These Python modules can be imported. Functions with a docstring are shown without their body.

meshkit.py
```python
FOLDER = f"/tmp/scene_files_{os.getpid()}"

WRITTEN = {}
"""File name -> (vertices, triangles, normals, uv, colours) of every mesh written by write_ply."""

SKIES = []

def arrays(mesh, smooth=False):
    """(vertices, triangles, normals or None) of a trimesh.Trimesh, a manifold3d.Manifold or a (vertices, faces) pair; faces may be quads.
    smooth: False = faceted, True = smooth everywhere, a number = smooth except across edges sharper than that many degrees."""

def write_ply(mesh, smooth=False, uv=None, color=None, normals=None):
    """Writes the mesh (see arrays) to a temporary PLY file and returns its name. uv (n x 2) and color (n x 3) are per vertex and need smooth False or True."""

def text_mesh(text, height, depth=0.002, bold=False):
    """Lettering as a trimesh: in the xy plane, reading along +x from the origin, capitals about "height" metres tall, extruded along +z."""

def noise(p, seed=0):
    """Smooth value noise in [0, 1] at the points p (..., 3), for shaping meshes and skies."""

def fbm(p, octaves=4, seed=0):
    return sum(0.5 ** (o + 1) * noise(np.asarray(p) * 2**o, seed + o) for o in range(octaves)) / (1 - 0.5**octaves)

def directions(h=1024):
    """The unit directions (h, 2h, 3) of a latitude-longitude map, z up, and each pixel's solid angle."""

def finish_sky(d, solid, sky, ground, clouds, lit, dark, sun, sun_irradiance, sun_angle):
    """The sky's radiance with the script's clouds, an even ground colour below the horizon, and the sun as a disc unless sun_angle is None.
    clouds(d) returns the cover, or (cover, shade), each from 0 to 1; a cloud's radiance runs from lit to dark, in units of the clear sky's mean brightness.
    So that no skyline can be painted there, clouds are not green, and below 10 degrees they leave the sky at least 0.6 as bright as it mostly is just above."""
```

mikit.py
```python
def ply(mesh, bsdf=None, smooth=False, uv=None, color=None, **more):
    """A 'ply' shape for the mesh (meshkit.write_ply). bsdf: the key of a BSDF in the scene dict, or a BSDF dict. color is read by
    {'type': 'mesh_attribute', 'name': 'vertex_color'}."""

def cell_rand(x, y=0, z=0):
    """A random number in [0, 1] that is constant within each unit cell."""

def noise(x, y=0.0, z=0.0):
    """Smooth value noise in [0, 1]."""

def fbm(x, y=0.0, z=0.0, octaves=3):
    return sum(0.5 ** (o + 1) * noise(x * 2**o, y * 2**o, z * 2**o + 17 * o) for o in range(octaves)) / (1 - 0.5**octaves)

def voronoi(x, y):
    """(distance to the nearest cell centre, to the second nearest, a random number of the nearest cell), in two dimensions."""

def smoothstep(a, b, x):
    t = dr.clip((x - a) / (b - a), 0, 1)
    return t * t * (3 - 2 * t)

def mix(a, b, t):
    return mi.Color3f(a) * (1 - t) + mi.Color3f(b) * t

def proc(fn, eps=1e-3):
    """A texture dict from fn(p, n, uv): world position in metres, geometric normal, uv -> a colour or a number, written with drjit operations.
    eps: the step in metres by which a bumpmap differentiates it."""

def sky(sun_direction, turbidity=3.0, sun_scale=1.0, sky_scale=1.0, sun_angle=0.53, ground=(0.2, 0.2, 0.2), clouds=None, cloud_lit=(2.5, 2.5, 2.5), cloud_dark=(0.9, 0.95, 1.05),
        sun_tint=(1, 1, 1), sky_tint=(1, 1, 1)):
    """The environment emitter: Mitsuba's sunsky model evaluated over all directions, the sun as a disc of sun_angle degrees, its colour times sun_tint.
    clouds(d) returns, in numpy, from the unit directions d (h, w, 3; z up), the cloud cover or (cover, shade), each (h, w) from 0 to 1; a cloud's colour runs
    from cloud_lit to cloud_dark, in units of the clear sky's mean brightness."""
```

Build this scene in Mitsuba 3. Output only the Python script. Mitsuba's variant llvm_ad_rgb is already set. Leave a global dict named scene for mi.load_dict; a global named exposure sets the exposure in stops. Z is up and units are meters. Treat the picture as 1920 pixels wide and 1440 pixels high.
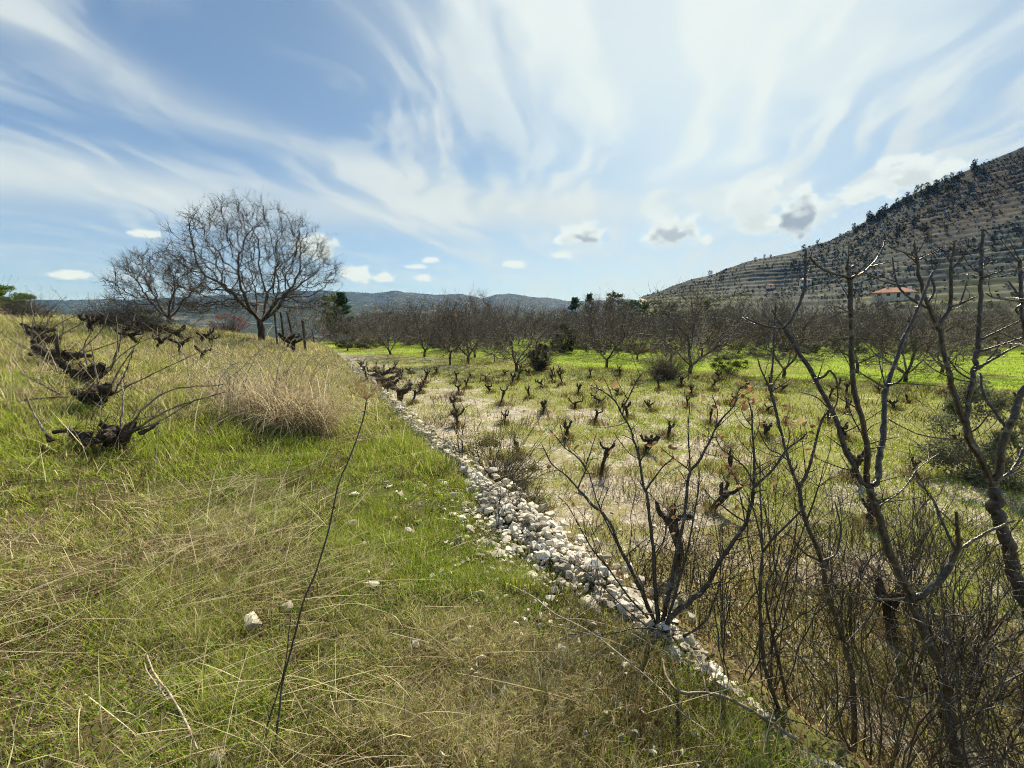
import math
import numpy as np, trimesh, mitsuba as mi, drjit as dr, mikit, meshkit
from mikit import noise, fbm, smoothstep, mix, proc, voronoi
from scipy.spatial import cKDTree, ConvexHull
T = mi.ScalarTransform4f
scene, labels = {}, {}
FX, PITCH, EYE = 800.0 / 960.0, math.radians(8.5), 1.6      # half width / focal, tilt down, eye height
exposure = 2.68
# ------------------------------------------------------------------ camera, air
scene['camera'] = {'type': 'perspective', 'fov': 2 * math.degrees(math.atan(960 / 800)), 'fov_axis': 'x', 'near_clip': 0.05, 'far_clip': 30000.0,
    'to_world': T().look_at(origin=[0, 0, EYE], target=[0, math.cos(PITCH), EYE - math.sin(PITCH)], up=[0, 0, 1]),
    'medium': {'type': 'ref', 'id': 'haze_air'}}
scene['haze_air'] = {'type': 'homogeneous', 'albedo': {'type': 'rgb', 'value': [0.93, 0.95, 0.97]}, 'sigma_t': {'type': 'rgb', 'value': [.10e-4, .26e-4, .68e-4]}}
# ------------------------------------------------------------------ sky
SUN_AZ, SUN_EL = math.radians(22), math.radians(41)
SUN = [math.sin(SUN_AZ) * math.cos(SUN_EL), math.cos(SUN_AZ) * math.cos(SUN_EL), math.sin(SUN_EL)]
# cumulus puffs: azimuth, elevation, half width, half height in degrees, greyness
CUMULUS = [(20.5, 10.6, 3.9, 2.2, .75), (32.6, 11.0, 3.4, 2.7, 1.0), (28.4, 12.8, 2.7, 2.5, .2), (29.4, 10.6, 3.1, 1.4, .3), (41.1, 13.4, 3.8, 1.5, .35), (38.6, 12.8, 2.9, 1.5, .2), (9.2, 10.5, 3.0, 1.5, .9),
           (7.4, 10.0, 2.6, .7, .3), (-19.3, 5.7, 2.4, 1.2, .1), (-16.4, 5.2, 1.5, .6, .1), (-24.4, 8.2, 2.6, 1.6, .1), (-45.6, 4.1, 1.8, .4, .1), (6.6, 8.1, 1.3, .7, .2), (-12.3, 6.7, 1.5, .5, .1), (-10.6, 7.5, 1.3, .5, .1),
           (-39.4, 8.4, 1.2, .4, .05), (-11.7, 5.4, 1.3, .5, 0), (.3, 7.1, 1.3, .6, .1), (62, 12, 5, 2.5, .6), (-75, 9, 5, 2.2, .5), (110, 11, 6, 3, .6), (170, 12, 6, 3, .5), (-120, 10, 6, 3, .5)]
def clouds(d):
    x, y, z = d[..., 0], d[..., 1], np.maximum(d[..., 2], 0)
    az, el = np.degrees(np.arctan2(x, y)), np.degrees(np.arcsin(np.clip(d[..., 2], -1, 1)))
    a, k = math.radians(13), 1 / (z + .10)
    u, v = (x * math.sin(a) + y * math.cos(a)) * k, (x * math.cos(a) - y * math.sin(a)) * k
    P = lambda *q: np.stack(np.broadcast_arrays(*q), -1)
    F = lambda p, o=5, s=0: meshkit.fbm(p, o, s)
    def ss(lo, hi, t):
        t = np.clip((t - lo) / (hi - lo), 0, 1)
        return t * t * (3 - 2 * t)
    w1, w2 = F(P(u * .5, v * .5, .3), 3, 3) - .5, F(P(u * .7 + 9, v * 1.1, 4.), 4, 5) - .5
    uu, vv = u + 1.8 * w1, v + 1.0 * w2 + .5 * w1
    big = F(P(uu * .30, vv * .80, 1.3), 4, 11)
    fine = F(P(uu * .9 + .5 * w2, vv * 3.4, 2.7), 6, 21)
    wisp = F(P(uu * 2.6 + 3 * w2, vv * 8.5 + 5 * w1, 5.1), 6, 31)
    fine, wisp = .5 + (fine - .5) * 1.2, .5 + (wisp - .5) * 1.3
    detail = .5 + (.56 * fine + .44 * wisp - .5) * (.2 + .8 * ss(5, 16, el))
    cirrus = .20 + ss(.40, .64, big) * (.10 + .62 * ss(.36, .62, detail)) + .55 * ss(.46, .66, .45 * fine + .55 * wisp) + .25 * ss(.5, .66, F(P(u * 2.6 + 4 * w1, v * 3.4 + 4 * w2, 6.6), 5, 61)) * (.4 + ss(12, 24, el))
    cirrus = cirrus * (1 - .45 * np.exp(-((az - 4) / 13) ** 2) * ss(14, 20, el)) * (.55 + .45 * ss(5, 15, el))
    # sheets of high cloud: round the sun, one long streak across the left, one broad band under it
    ang = np.degrees(np.arccos(np.clip(d @ np.array(SUN), -1, 1)))
    sheet = ss(36, 13, ang + 30 * (big - .5) + 12 * (fine - .5)) * .97
    mid = np.interp(az, [-90, -45, -35, -23, -4, 20, 60], [24, 23.2, 20.2, 17.8, 15.6, 14.5, 15])
    streak = np.exp(-((el - mid + 5 * w2) / (1.2 + .02 * np.abs(az))) ** 2) * ss(28, 0, az) * (.4 + .6 * ss(.36, .6, detail))
    band = np.exp(-((el - 13.0 - .02 * az + 4 * w1) / 2.1) ** 2) * ss(40, 5, az) * (.68 + .3 * ss(.35, .6, fine))
    tuft = np.exp(-((az - 2.0 + 3 * w2) / 4.5) ** 2 - ((el - 31 + 5 * w1) / 4.5) ** 2) * ss(.40, .56, F(P(u * 4.5 + 2 * w1, v * 5.5 + 2 * w2, 2.2), 5, 71))
    veil = ss(24, 2, el) * (.22 + .35 * ss(-25, 30, az))
    gap = ss(-8, -24, az) * np.exp(-((el - 17.2 - .08 * (az + 35) + 3 * w2) / 1.8) ** 2)
    c = 1 - (1 - .8 * np.clip(cirrus, 0, 1) * (1 - .8 * gap) * (1 - .25 * ss(-5, -40, az) * ss(14, 26, el))) * (1 - sheet * (.72 + .28 * ss(.36, .58, detail))) * (1 - .8 * streak) * (1 - .9 * tuft) * (1 - .85 * band * (1 - .5 * gap)) * (1 - veil)
    shade = np.clip(.42 - .35 * detail - .5 * sheet, 0, 1)
    cu, cs = np.zeros_like(az), np.zeros_like(az)
    rows = (el > 1.5) & (el < 17)
    A0, E0 = az[rows], el[rows]
    def body(e):
        n3 = F(P(A0 * .46, e * .66, 3.3), 4, 51) - .5 + .7 * (F(P(A0 * 1.3, e * 1.8, 8.3), 4, 55) - .5)
        f = np.zeros_like(A0) - 1
        g = np.zeros_like(A0)
        for A, E, W, H, gr in CUMULUS:
            dx, dy = (A0 - A) / (1.28 * W), (e - E) / (1.3 * H)
            q = 1 - np.sqrt(dx * dx + np.where(dy < 0, dy * 1.35, dy) ** 2)
            g = np.where(q > f, gr, g)
            f = np.maximum(f, q)
        return f + 1.5 * n3 * ss(-1, .2, f), g
    f0, g0 = body(E0)
    f1, _ = body(E0 + 1.1)
    cu[rows] = ss(.07, .42, f0) * .98
    cs[rows] = g0 * ss(.10, .75, f1) * ss(.16, .75, f0)
    return np.clip(np.maximum(c, cu), 0, 1), shade * (1 - cu) + cu * cs
scene['sky'] = mikit.sky(SUN, turbidity=3.0, sun_scale=1.0, sky_scale=.46, clouds=clouds, cloud_lit=(3.05, 3.35, 3.3), cloud_dark=(1.35, 1.6, 1.85), sun_tint=(.96, 1.0, .97), sky_tint=(.80, 1.02, 1.16))
# ------------------------------------------------------------------ the lie of the land
WX, WN, WT = 2.03, (0.884, 0.468), (-0.468, 0.884)           # the dry stone wall runs straight: x = 2.03 - 0.53 y
def st(x, y): return (x - WX) * WN[0] + y * WN[1], (x - WX) * WT[0] + y * WT[1]
def xy(s, t): return WX + s * WN[0] + t * WT[0], s * WN[1] + t * WT[1]
def sstep(a, b, v):
    q = np.clip((np.asarray(v, float) - a) / (b - a), 0, 1)
    return q * q * (3 - 2 * q)
def nz(x, y, f, seed=0, o=3):
    x, y = np.broadcast_arrays(np.asarray(x, float), np.asarray(y, float))
    return meshkit.fbm(np.stack([x * f, y * f, 0 * x + .37], -1), o, seed)
ZS = ([-60, -25, -15, -10.7, -6, -3.3, -1.8, -.5, .0, 4], [1.4, 1.65, 1.6, 1.32, .74, .28, .03, -.19, -.26, -.26])
RIDGE_AZ = [2, 9, 14, 16.1, 16.4, 18.9, 21.9, 24.8, 28.1, 32.1, 35.8, 37.5, 39.1, 41.3, 43.4, 44.7, 46.5, 48.2, 60, 80]
RIDGE_E = [-0.03, -0.01, 0.01, np.float64(0.0332), np.float64(0.0494), np.float64(0.0635), np.float64(0.0833), np.float64(0.0934), np.float64(0.1168), np.float64(0.1269), np.float64(0.1451), np.float64(0.1603), np.float64(0.1791), np.float64(0.2032), np.float64(0.221), np.float64(0.228), np.float64(0.2396), np.float64(0.2501), 0.3, 0.3]
def hill(x, y):
    """Height of the terraced hillside above the plain."""
    r, az = np.hypot(x, y), np.degrees(np.arctan2(x, y))
    rid = 400 + 0 * az
    top = np.interp(az, RIDGE_AZ, RIDGE_E) * rid + 10.6 * sstep(10, 15, az)
    q = np.clip((r - 85) / (rid - 85), 0, 1)
    f = .10 * q + .17 * q * q + .73 * q ** 2.6
    h = top * f + (nz(x, y, .012, 71, 4) - .5) * 14 * q * (1 - .8 * q)
    back = np.clip((r - rid) / 300, 0, 1)
    h = h * (1 - .5 * back ** 2)
    step = 3.3
    c = h / step + 2.4 * (nz(x, y, .011, 72, 4) - .5)
    fl = np.floor(c)
    ter = (fl + sstep(.45, .95, c - fl)) * step
    k = sstep(.12, .4, q) * .85 * (1 - .75 * sstep(.88, 1, q)) * (.25 + .75 * sstep(.36, .60, nz(x, y, .016, 75, 4)))
    return (h * (1 - k) + (ter + step * .2) * k + (nz(x, y, .08, 73, 4) - .5) * 2.2 * q) * sstep(2, 15, az) - .5 * (1 - sstep(0, .03, q))
def plain(x, y):
    s, t = st(x, y)
    r = np.hypot(x, y)
    up = np.interp(s, *ZS) + .032 * np.clip(t - 9, 0, 15) - .012 * np.clip(t - 25, 0, 14) ** 2 - .5 * np.clip(t - 39, 0, 80)
    up = up + .02 * np.clip(-t - 3, 0, 20)
    lo = -.98 - .010 * np.clip(t, -5, 30) + .012 * np.clip(s - 8, 0, 20)
    up = np.maximum(up, lo - .4)
    z = up + (lo - up) * sstep(.22, .85, s)
    bump = (nz(x, y, 1.1, 1) - .5) * .10 + (nz(x, y, 4.5, 2) - .5) * .05 + (nz(x, y, .35, 3) - .5) * .16
    z = z + bump * sstep(900, 60, r)
    far = np.clip(r - 70, 0, None)
    return z - 58 * (1 - np.exp(-(far / 420) ** 1.3))
def ground(x, y): return plain(np.asarray(x, float), np.asarray(y, float))
#END_TERRAIN
# ------------------------------------------------------------------ helpers
def tag(key, label=None, category=None, group=None, kind=None):
    labels[key] = {k: v for k, v in dict(label=label, category=category, group=group, kind=kind).items() if v}
def principled(rgb, rough=.8, spec=.3, **k):
    c = rgb if isinstance(rgb, dict) else {'type': 'rgb', 'value': list(rgb)}
    return {'type': 'principled', 'base_color': c, 'roughness': rough, 'specular': spec, **k}
def two(b): return {'type': 'twosided', 'bsdf': b}
VC = {'type': 'mesh_attribute', 'name': 'vertex_color'}
def grid_mesh(X, Y, Z):
    n, m = X.shape
    i = np.arange(n * m).reshape(n, m)
    f = np.stack([i[:-1, :-1], i[1:, :-1], i[1:, 1:], i[:-1, 1:]], -1).reshape(-1, 4)
    return np.stack([X.ravel(), Y.ravel(), Z.ravel()], -1), f
def L(*c): return np.array(c, float)
# ------------------------------------------------------------------ ground, hills, sky's air
def ground_color(p, n, uv):
    x, y = p.x, p.y
    s = (x - WX) * WN[0] + y * WN[1]
    r = dr.sqrt(x * x + y * y)
    a, b, c = fbm(x * .5, y * .5, 0, 3), fbm(x * 3, y * 3, 4, 3), noise(x * 40, y * 40, 2)
    d = fbm(x * 14, y * 14, 8, 2)
    upper = mix(mi.Color3f(.035, .028, .016), mi.Color3f(.10, .085, .045), smoothstep(.3, .7, b) * .6 + .4 * d)
    upper = mix(upper, mi.Color3f(.065, .08, .022), smoothstep(.48, .62, a) * .6)
    soil = mix(mi.Color3f(.23, .21, .165), mi.Color3f(.45, .425, .36), smoothstep(.35, .75, .5 * c + .5 * d))
    soil = mix(soil, mi.Color3f(.20, .16, .10), smoothstep(.5, .7, b) * .5)
    weeds = mix(mi.Color3f(.13, .15, .035), mi.Color3f(.23, .23, .08), d)
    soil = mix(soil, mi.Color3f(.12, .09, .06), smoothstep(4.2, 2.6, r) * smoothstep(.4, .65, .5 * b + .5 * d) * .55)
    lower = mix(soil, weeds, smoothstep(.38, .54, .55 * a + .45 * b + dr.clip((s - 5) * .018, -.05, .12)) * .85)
    edge = y - (27.5 - .72 * x) + 2.2 * (fbm(x * .4, y * .4, 6, 2) - .5)
    field = mix(mi.Color3f(.17, .26, .025), mi.Color3f(.27, .36, .045), .6 * b + .4 * d)
    field = mix(field, mi.Color3f(.16, .15, .06), smoothstep(.5, .66, fbm(x * .35, y * .9, 12, 3)) * .8)
    lower = mix(lower, field, smoothstep(-.9, .9, edge))
    wild = mix(mi.Color3f(.05, .055, .03), mi.Color3f(.13, .13, .06), smoothstep(.35, .7, fbm(x * .06, y * .06, 3, 4)))
    lower = mix(lower, wild, smoothstep(56, 66, r + 8 * (a - .5)))
    out = mix(upper, lower, smoothstep(.15, .5, s + .25 * (b - .5)))
    return mix(out, wild, smoothstep(60, 70, r))
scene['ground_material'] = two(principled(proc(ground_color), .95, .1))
az = np.radians(np.concatenate([np.linspace(-68, 68, 620), np.linspace(71, 289, 72)]))
az = np.append(az, az[0] + 2 * np.pi)
rr = np.concatenate([[0.02], np.geomspace(.4, 60, 230), np.geomspace(62, 9000, 60)])
A, R = np.meshgrid(az, rr, indexing='ij')
X, Y = R * np.sin(A), R * np.cos(A)
scene['ground'] = mikit.ply(grid_mesh(X, Y, ground(X, Y)), 'ground_material', smooth=True)
tag('ground', 'grassy upper terrace, stony vineyard terrace and bright green orchard floor', 'ground', kind='structure')

def hill_color(p, n, uv):
    x, y, z = p.x, p.y, p.z
    a, b, c = fbm(x * .012, y * .012, 1, 4), fbm(x * .05, y * .05, 4, 4), fbm(x * .3, y * .3, z * .3, 3)
    scrub = mix(mi.Color3f(.030, .043, .046), mi.Color3f(.080, .097, .095), .5 * b + .5 * c)
    scrub = mix(scrub, mi.Color3f(.095, .105, .096), smoothstep(.5, .66, b) * .7)
    scrub = mix(scrub, mi.Color3f(.055, .04, .034), smoothstep(.54, .66, a) * .45)
    grass = mix(mi.Color3f(.10, .13, .035), mi.Color3f(.15, .155, .07), c)
    flat = smoothstep(.93, .985, n.z)
    low = smoothstep(30, 12, z)
    scrub = mix(scrub, grass, low * smoothstep(.46, .56, fbm(x * .03 + 7, y * .03, 2, 3)) * (.35 + .65 * flat))
    scrub = mix(scrub, mi.Color3f(.20, .185, .15), smoothstep(.66, .74, fbm(x * .1, y * .1, z * .5, 3)) * .5)
    return mix(scrub, mi.Color3f(.115, .130, .122), flat * .45 * smoothstep(.2, .7, c))
scene['hill_material'] = two(principled(proc(hill_color), .95, .1))
A, R = np.meshgrid(np.radians(np.linspace(2, 80, 620)), np.concatenate([np.linspace(84, 430, 330), np.linspace(436, 760, 40)]), indexing='ij')
X, Y = R * np.sin(A), R * np.cos(A)
def hill_z(x, y): return hill(x, y) + np.maximum(plain(x, y), -9 - .0 * np.hypot(x, y)) * sstep(700, 500, np.hypot(x, y)) + plain(x, y) * sstep(500, 700, np.hypot(x, y))
scene['hillside'] = mikit.ply(grid_mesh(X, Y, hill_z(X, Y)), 'hill_material', smooth=30)
tag('hillside', 'terraced dark scrub hillside rising behind the orchard', 'hillside', kind='structure')

def far_color(p, n, uv):
    x, y, z = p.x, p.y, p.z
    a, b = fbm(x * .004, y * .004, 1, 4), fbm(x * .03, y * .03, z * .03, 3)
    c = mix(mi.Color3f(.016, .028, .022), mi.Color3f(.045, .06, .042), .5 * a + .5 * b)
    return mix(c, mi.Color3f(.16, .15, .11), smoothstep(.60, .68, .6 * b + .4 * fbm(x * .015, y * .015, 9, 3)) * .6)
scene['far_hill_material'] = two(principled(proc(far_color), .95, .1))
FAR_AZ = [-90, -70, -55, -49, -45, -40, -36, -33, -28, -24, -21, -17.5, -15, -12, -10, -6.5, -4, -2, 0, 2.5, 5, 8, 11, 15, 20, 40]
FAR_PY = [560, 562, 560, 563, 562, 561, 556, 553, 548, 545, 547, 550, 545, 551, 553, 551, 560, 552, 551, 557, 559, 565, 563, 561, 566, 570]
FAR_E = [(599.6 - q) / 800 * 1.0 * math.cos(math.radians(a)) for q, a in zip(FAR_PY, FAR_AZ)]
def far_hills(x, y, r0, r1, lift, seed):
    r, a = np.hypot(x, y), np.degrees(np.arctan2(x, y))
    top = np.interp(a, FAR_AZ, FAR_E) * r1 * lift + 60
    q = np.clip((r - r0) / (r1 - r0), 0, 1)
    ravine = np.abs(nz(x, y, .0028, seed, 4) - .5) * 2
    return np.maximum(-66, -60 + top * q ** 1.15 * (1 - (.55 * ravine) * (1 - q) ** .7 * 1.4) - np.clip(r - r1, 0, None) * .2 + (nz(x, y, .012, seed + 1, 3) - .5) * 22 * np.minimum(q * 2, 1))
def far_ring(name, r0, r1, r2, lift, seed, a0, a1):
    A, R = np.meshgrid(np.radians(np.linspace(a0, a1, 700)), np.linspace(r0, r2, 150), indexing='ij')
    X, Y = R * np.sin(A), R * np.cos(A)
    scene[name] = mikit.ply(grid_mesh(X, Y, far_hills(X, Y, r0, r1, lift, seed)), 'far_hill_material', smooth=True)
far_ring('far_hills', 1500, 4200, 4800, 1.0, 81, -80, 34)
tag('far_hills', 'long blue hazy range of far hills along the horizon', 'hills', kind='structure')
far_ring('far_foothills', 900, 1900, 2500, .52, 91, -80, 34)
tag('far_foothills', 'lower hazy foothills in front of the far range', 'hills', kind='structure')
scene['haze'] = {'type': 'cube', 'to_world': T().translate([0, 0, 150]).scale([9600, 9600, 230]), 'bsdf': {'type': 'null'}, 'interior': {'type': 'ref', 'id': 'haze_air'}}
tag('haze', 'thin pale haze in the valley air', 'haze', kind='stuff')
# ------------------------------------------------------------------ builders for plants
SEED = [100]
def rng_(k=None):
    SEED[0] += 1
    return np.random.default_rng(SEED[0] if k is None else k)
def new(name):
    """The next free key of this name."""
    if name not in scene and name not in labels: return name
    i = 1
    while f'{name}_{i:03d}' in scene or f'{name}_{i:03d}' in labels: i += 1
    return f'{name}_{i:03d}'
def norm(v): return v / (np.linalg.norm(v, axis=-1, keepdims=True) + 1e-12)
def join(parts):
    V, Fc, C, at = [], [], [], 0
    for p in parts:
        V.append(p[0]); Fc.append(p[1] + at); at += len(p[0])
        if len(p) > 2: C.append(p[2])
    return (np.vstack(V), np.vstack(Fc)) + ((np.vstack(C),) if C else ())
def tubes(P, R, sides=3):
    """N tubes at once: points (N, K, 3) and radii (N, K)."""
    P, R = np.asarray(P, float), np.asarray(R, float)
    N, K = R.shape
    t = norm(np.gradient(P, axis=1))
    m = norm(t.mean(1))
    ref = np.where(np.abs(m[:, 2:]) < .8, L(0, 0, 1), L(1, 0, 0))[:, None]
    a = norm(np.cross(t, ref)); b = np.cross(t, a)
    th = np.arange(sides) * 2 * np.pi / sides
    V = P[:, :, None] + R[:, :, None, None] * (np.cos(th)[:, None] * a[:, :, None] + np.sin(th)[:, None] * b[:, :, None])
    i, k, j = np.meshgrid(np.arange(N), np.arange(K - 1), np.arange(sides), indexing='ij')
    q = lambda kk, jj: (i * K + kk) * sides + jj % sides
    f = np.stack([q(k, j), q(k, j + 1), q(k + 1, j + 1), q(k + 1, j)], -1).reshape(-1, 4)
    return V.reshape(-1, 3), np.vstack([f[:, [0, 1, 2]], f[:, [0, 2, 3]]])
def resample(P, R, K):
    P, R = np.asarray(P, float), np.asarray(R, float)
    d = np.concatenate([[0], np.cumsum(np.linalg.norm(np.diff(P, axis=0), axis=1))])
    q = np.linspace(0, d[-1], K)
    return np.stack([np.interp(q, d, P[:, k]) for k in range(3)], -1), np.interp(q, d, R)
def catmull(P, n):
    """A smooth curve through rows of P (any columns), n points."""
    P = np.asarray(P, float)
    if len(P) == 2: P = np.array([P[0], .5 * (P[0] + P[1]), P[1]])
    E = np.vstack([2 * P[0] - P[1], P, 2 * P[-1] - P[-2]])
    u = np.linspace(0, len(P) - 1 - 1e-6, n); i = u.astype(int); t = (u - i)[:, None]
    a, b, c, d = E[i], E[i + 1], E[i + 2], E[i + 3]
    return .5 * (2 * b + (c - a) * t + (2 * a - 5 * b + 4 * c - d) * t ** 2 + (3 * b - a - 3 * c + d) * t ** 3)
def rnd_dir(g, n): return norm(g.normal(size=(n, 3)))
def colonize(g, att, pos, par, step, di, dk, iters, trop=(0, 0, .1)):
    pos, par = [np.array(p, float) for p in pos], list(par)
    att = np.array(att, float)
    for _ in range(iters):
        if not len(att): break
        A = np.array(pos)
        d, i = cKDTree(A).query(att, distance_upper_bound=di)
        ok = np.isfinite(d)
        if not ok.any(): break
        acc = np.zeros_like(A)
        np.add.at(acc, i[ok], norm(att[ok] - A[i[ok]]))
        nodes = np.unique(i[ok])
        v = norm(norm(acc[nodes]) + np.array(trop) + .35 * g.normal(size=(len(nodes), 3)))
        P = A[nodes] + v * step
        dd, _ = cKDTree(A).query(P)
        keep = dd > .45 * step
        if not keep.any(): break
        pos += list(P[keep]); par += list(nodes[keep])
        d, _ = cKDTree(P[keep]).query(att)
        att = att[d > dk]
    return np.array(pos), np.array(par)
def chains(pos, par, tip, power, rmax):
    n = len(pos)
    r = np.zeros(n); kids = [[] for _ in range(n)]
    for i in range(1, n): kids[par[i]].append(i)
    for i in range(n - 1, -1, -1):
        r[i] = max(r[i], tip ** power)
        if i: r[par[i]] += r[i]
    r = np.minimum(r ** (1 / power), rmax)
    out, stack = [], [(0, None)]
    while stack:
        i, frm = stack.pop()
        line = [i] if frm is None else [frm, i]
        while kids[i]:
            k = sorted(kids[i], key=lambda c: -r[c])
            stack += [(c, i) for c in k[1:]]
            i = k[0]; line.append(i)
        rr = r[line].copy()
        if frm is not None: rr[0] = rr[1]
        out.append((pos[line], rr))
    return out, r, kids
def tube_lines(lines, sides, wob=0, g=None):
    byk = {}
    for P, R in lines:
        K = 3 if len(P) <= 3 else 5 if len(P) <= 6 else 9 if len(P) <= 12 else 16 if len(P) <= 20 else 28
        byk.setdefault(K, []).append(resample(P, R, K))
    res = []
    for K, l in byk.items():
        P, R = np.array([q[0] for q in l]), np.array([q[1] for q in l])
        if wob: P[:, 1:-1] += g.normal(size=P[:, 1:-1].shape) * R[:, 1:-1, None] * wob
        res.append(tubes(P, R, sides))
    return join(res)
def twigs(g, base, d, length, r0, K=4, curl=.35, sides=3):
    """Curved thin shoots; returns the mesh and their points."""
    n = len(base)
    t = np.linspace(0, 1, K)[None, :, None]
    c = rnd_dir(g, n)[:, None] * curl + L(0, 0, .12)
    ln = np.broadcast_to(np.asarray(length, float), (n,))[:, None, None]
    P = base[:, None] + ln * (d[:, None] * t + c * t * t)
    R = np.broadcast_to(np.asarray(r0, float), (n,))[:, None] * (1 - .6 * np.linspace(0, 1, K))[None]
    return tubes(P, R, sides), P
def twig_cloud(g, pos, dirs, centre, n1, l1, r1, n2, l2, r2, out=.5, up=.25):
    """Twigs on the given nodes and finer ones on them."""
    i = g.integers(0, len(pos), n1)
    o = norm(pos[i] - centre)
    d = norm(dirs[i] * .5 + o * out + rnd_dir(g, n1) * .8 + L(0, 0, up))
    m1, P = twigs(g, pos[i], d, g.uniform(.5, 1.2, n1) * l1, r1)
    j, k = g.integers(0, n1, n2), g.integers(1, P.shape[1], n2)
    d2 = norm(norm(P[j, k] - P[j, k - 1]) * .7 + rnd_dir(g, n2) * .8 + L(0, 0, up))
    m2, _ = twigs(g, P[j, k], d2, g.uniform(.4, 1.2, n2) * l2, r2, K=3)
    return join([m1, m2])
def dome(g, n, c, rx, ry, rz, zlow, skin=.55):
    """Points in the upper part of an ellipsoid, denser towards its skin."""
    out = []
    while len(out) < n:
        p = g.uniform(-1, 1, (n * 3, 3)); q = np.linalg.norm(p, axis=1)
        p = p[(q < 1) & (g.uniform(size=n * 3) < skin * q ** 2 + 1 - skin)]
        p = p * L(rx, ry, rz) + np.array(c)
        out += list(p[p[:, 2] > zlow])
    return np.array(out[:n])
def wood(name, rgb, rgb2, scale=20, rough=.75, spec=.3):
    def f(p, n, uv):
        k = fbm(p.x * scale, p.y * scale, p.z * scale * .35, 3)
        return mix(mi.Color3f(*rgb), mi.Color3f(*rgb2), smoothstep(.3, .72, k))
    scene[name] = two(principled(proc(f), rough, spec))
wood('bark', (.032, .026, .021), (.11, .092, .075), 14, .8)
wood('twig_bark', (.075, .064, .060), (.165, .147, .137), 3, .65)
wood('vine_bark', (.014, .011, .009), (.060, .048, .038), 45, .85)
wood('cane_bark', (.075, .058, .044), (.24, .20, .155), 30, .5)
def shoot_color(p, n, uv):
    k = fbm(p.x * 60, p.y * 60, p.z * 22, 3)
    c = mix(mi.Color3f(.009, .008, .0075), mi.Color3f(.040, .034, .030), smoothstep(.3, .72, k))
    return mix(c, mi.Color3f(.17, .175, .145), smoothstep(.63, .74, fbm(p.x * 28, p.y * 28, p.z * 28 + 3, 3)) * .55)
scene['shoot_bark'] = two({'type': 'bumpmap', 'relief': proc(lambda p, n, uv: fbm(p.x * 130, p.y * 130, p.z * 50, 2), .002), 'scale': .004, 'bsdf': principled(proc(shoot_color), .38, .6)})
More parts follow.
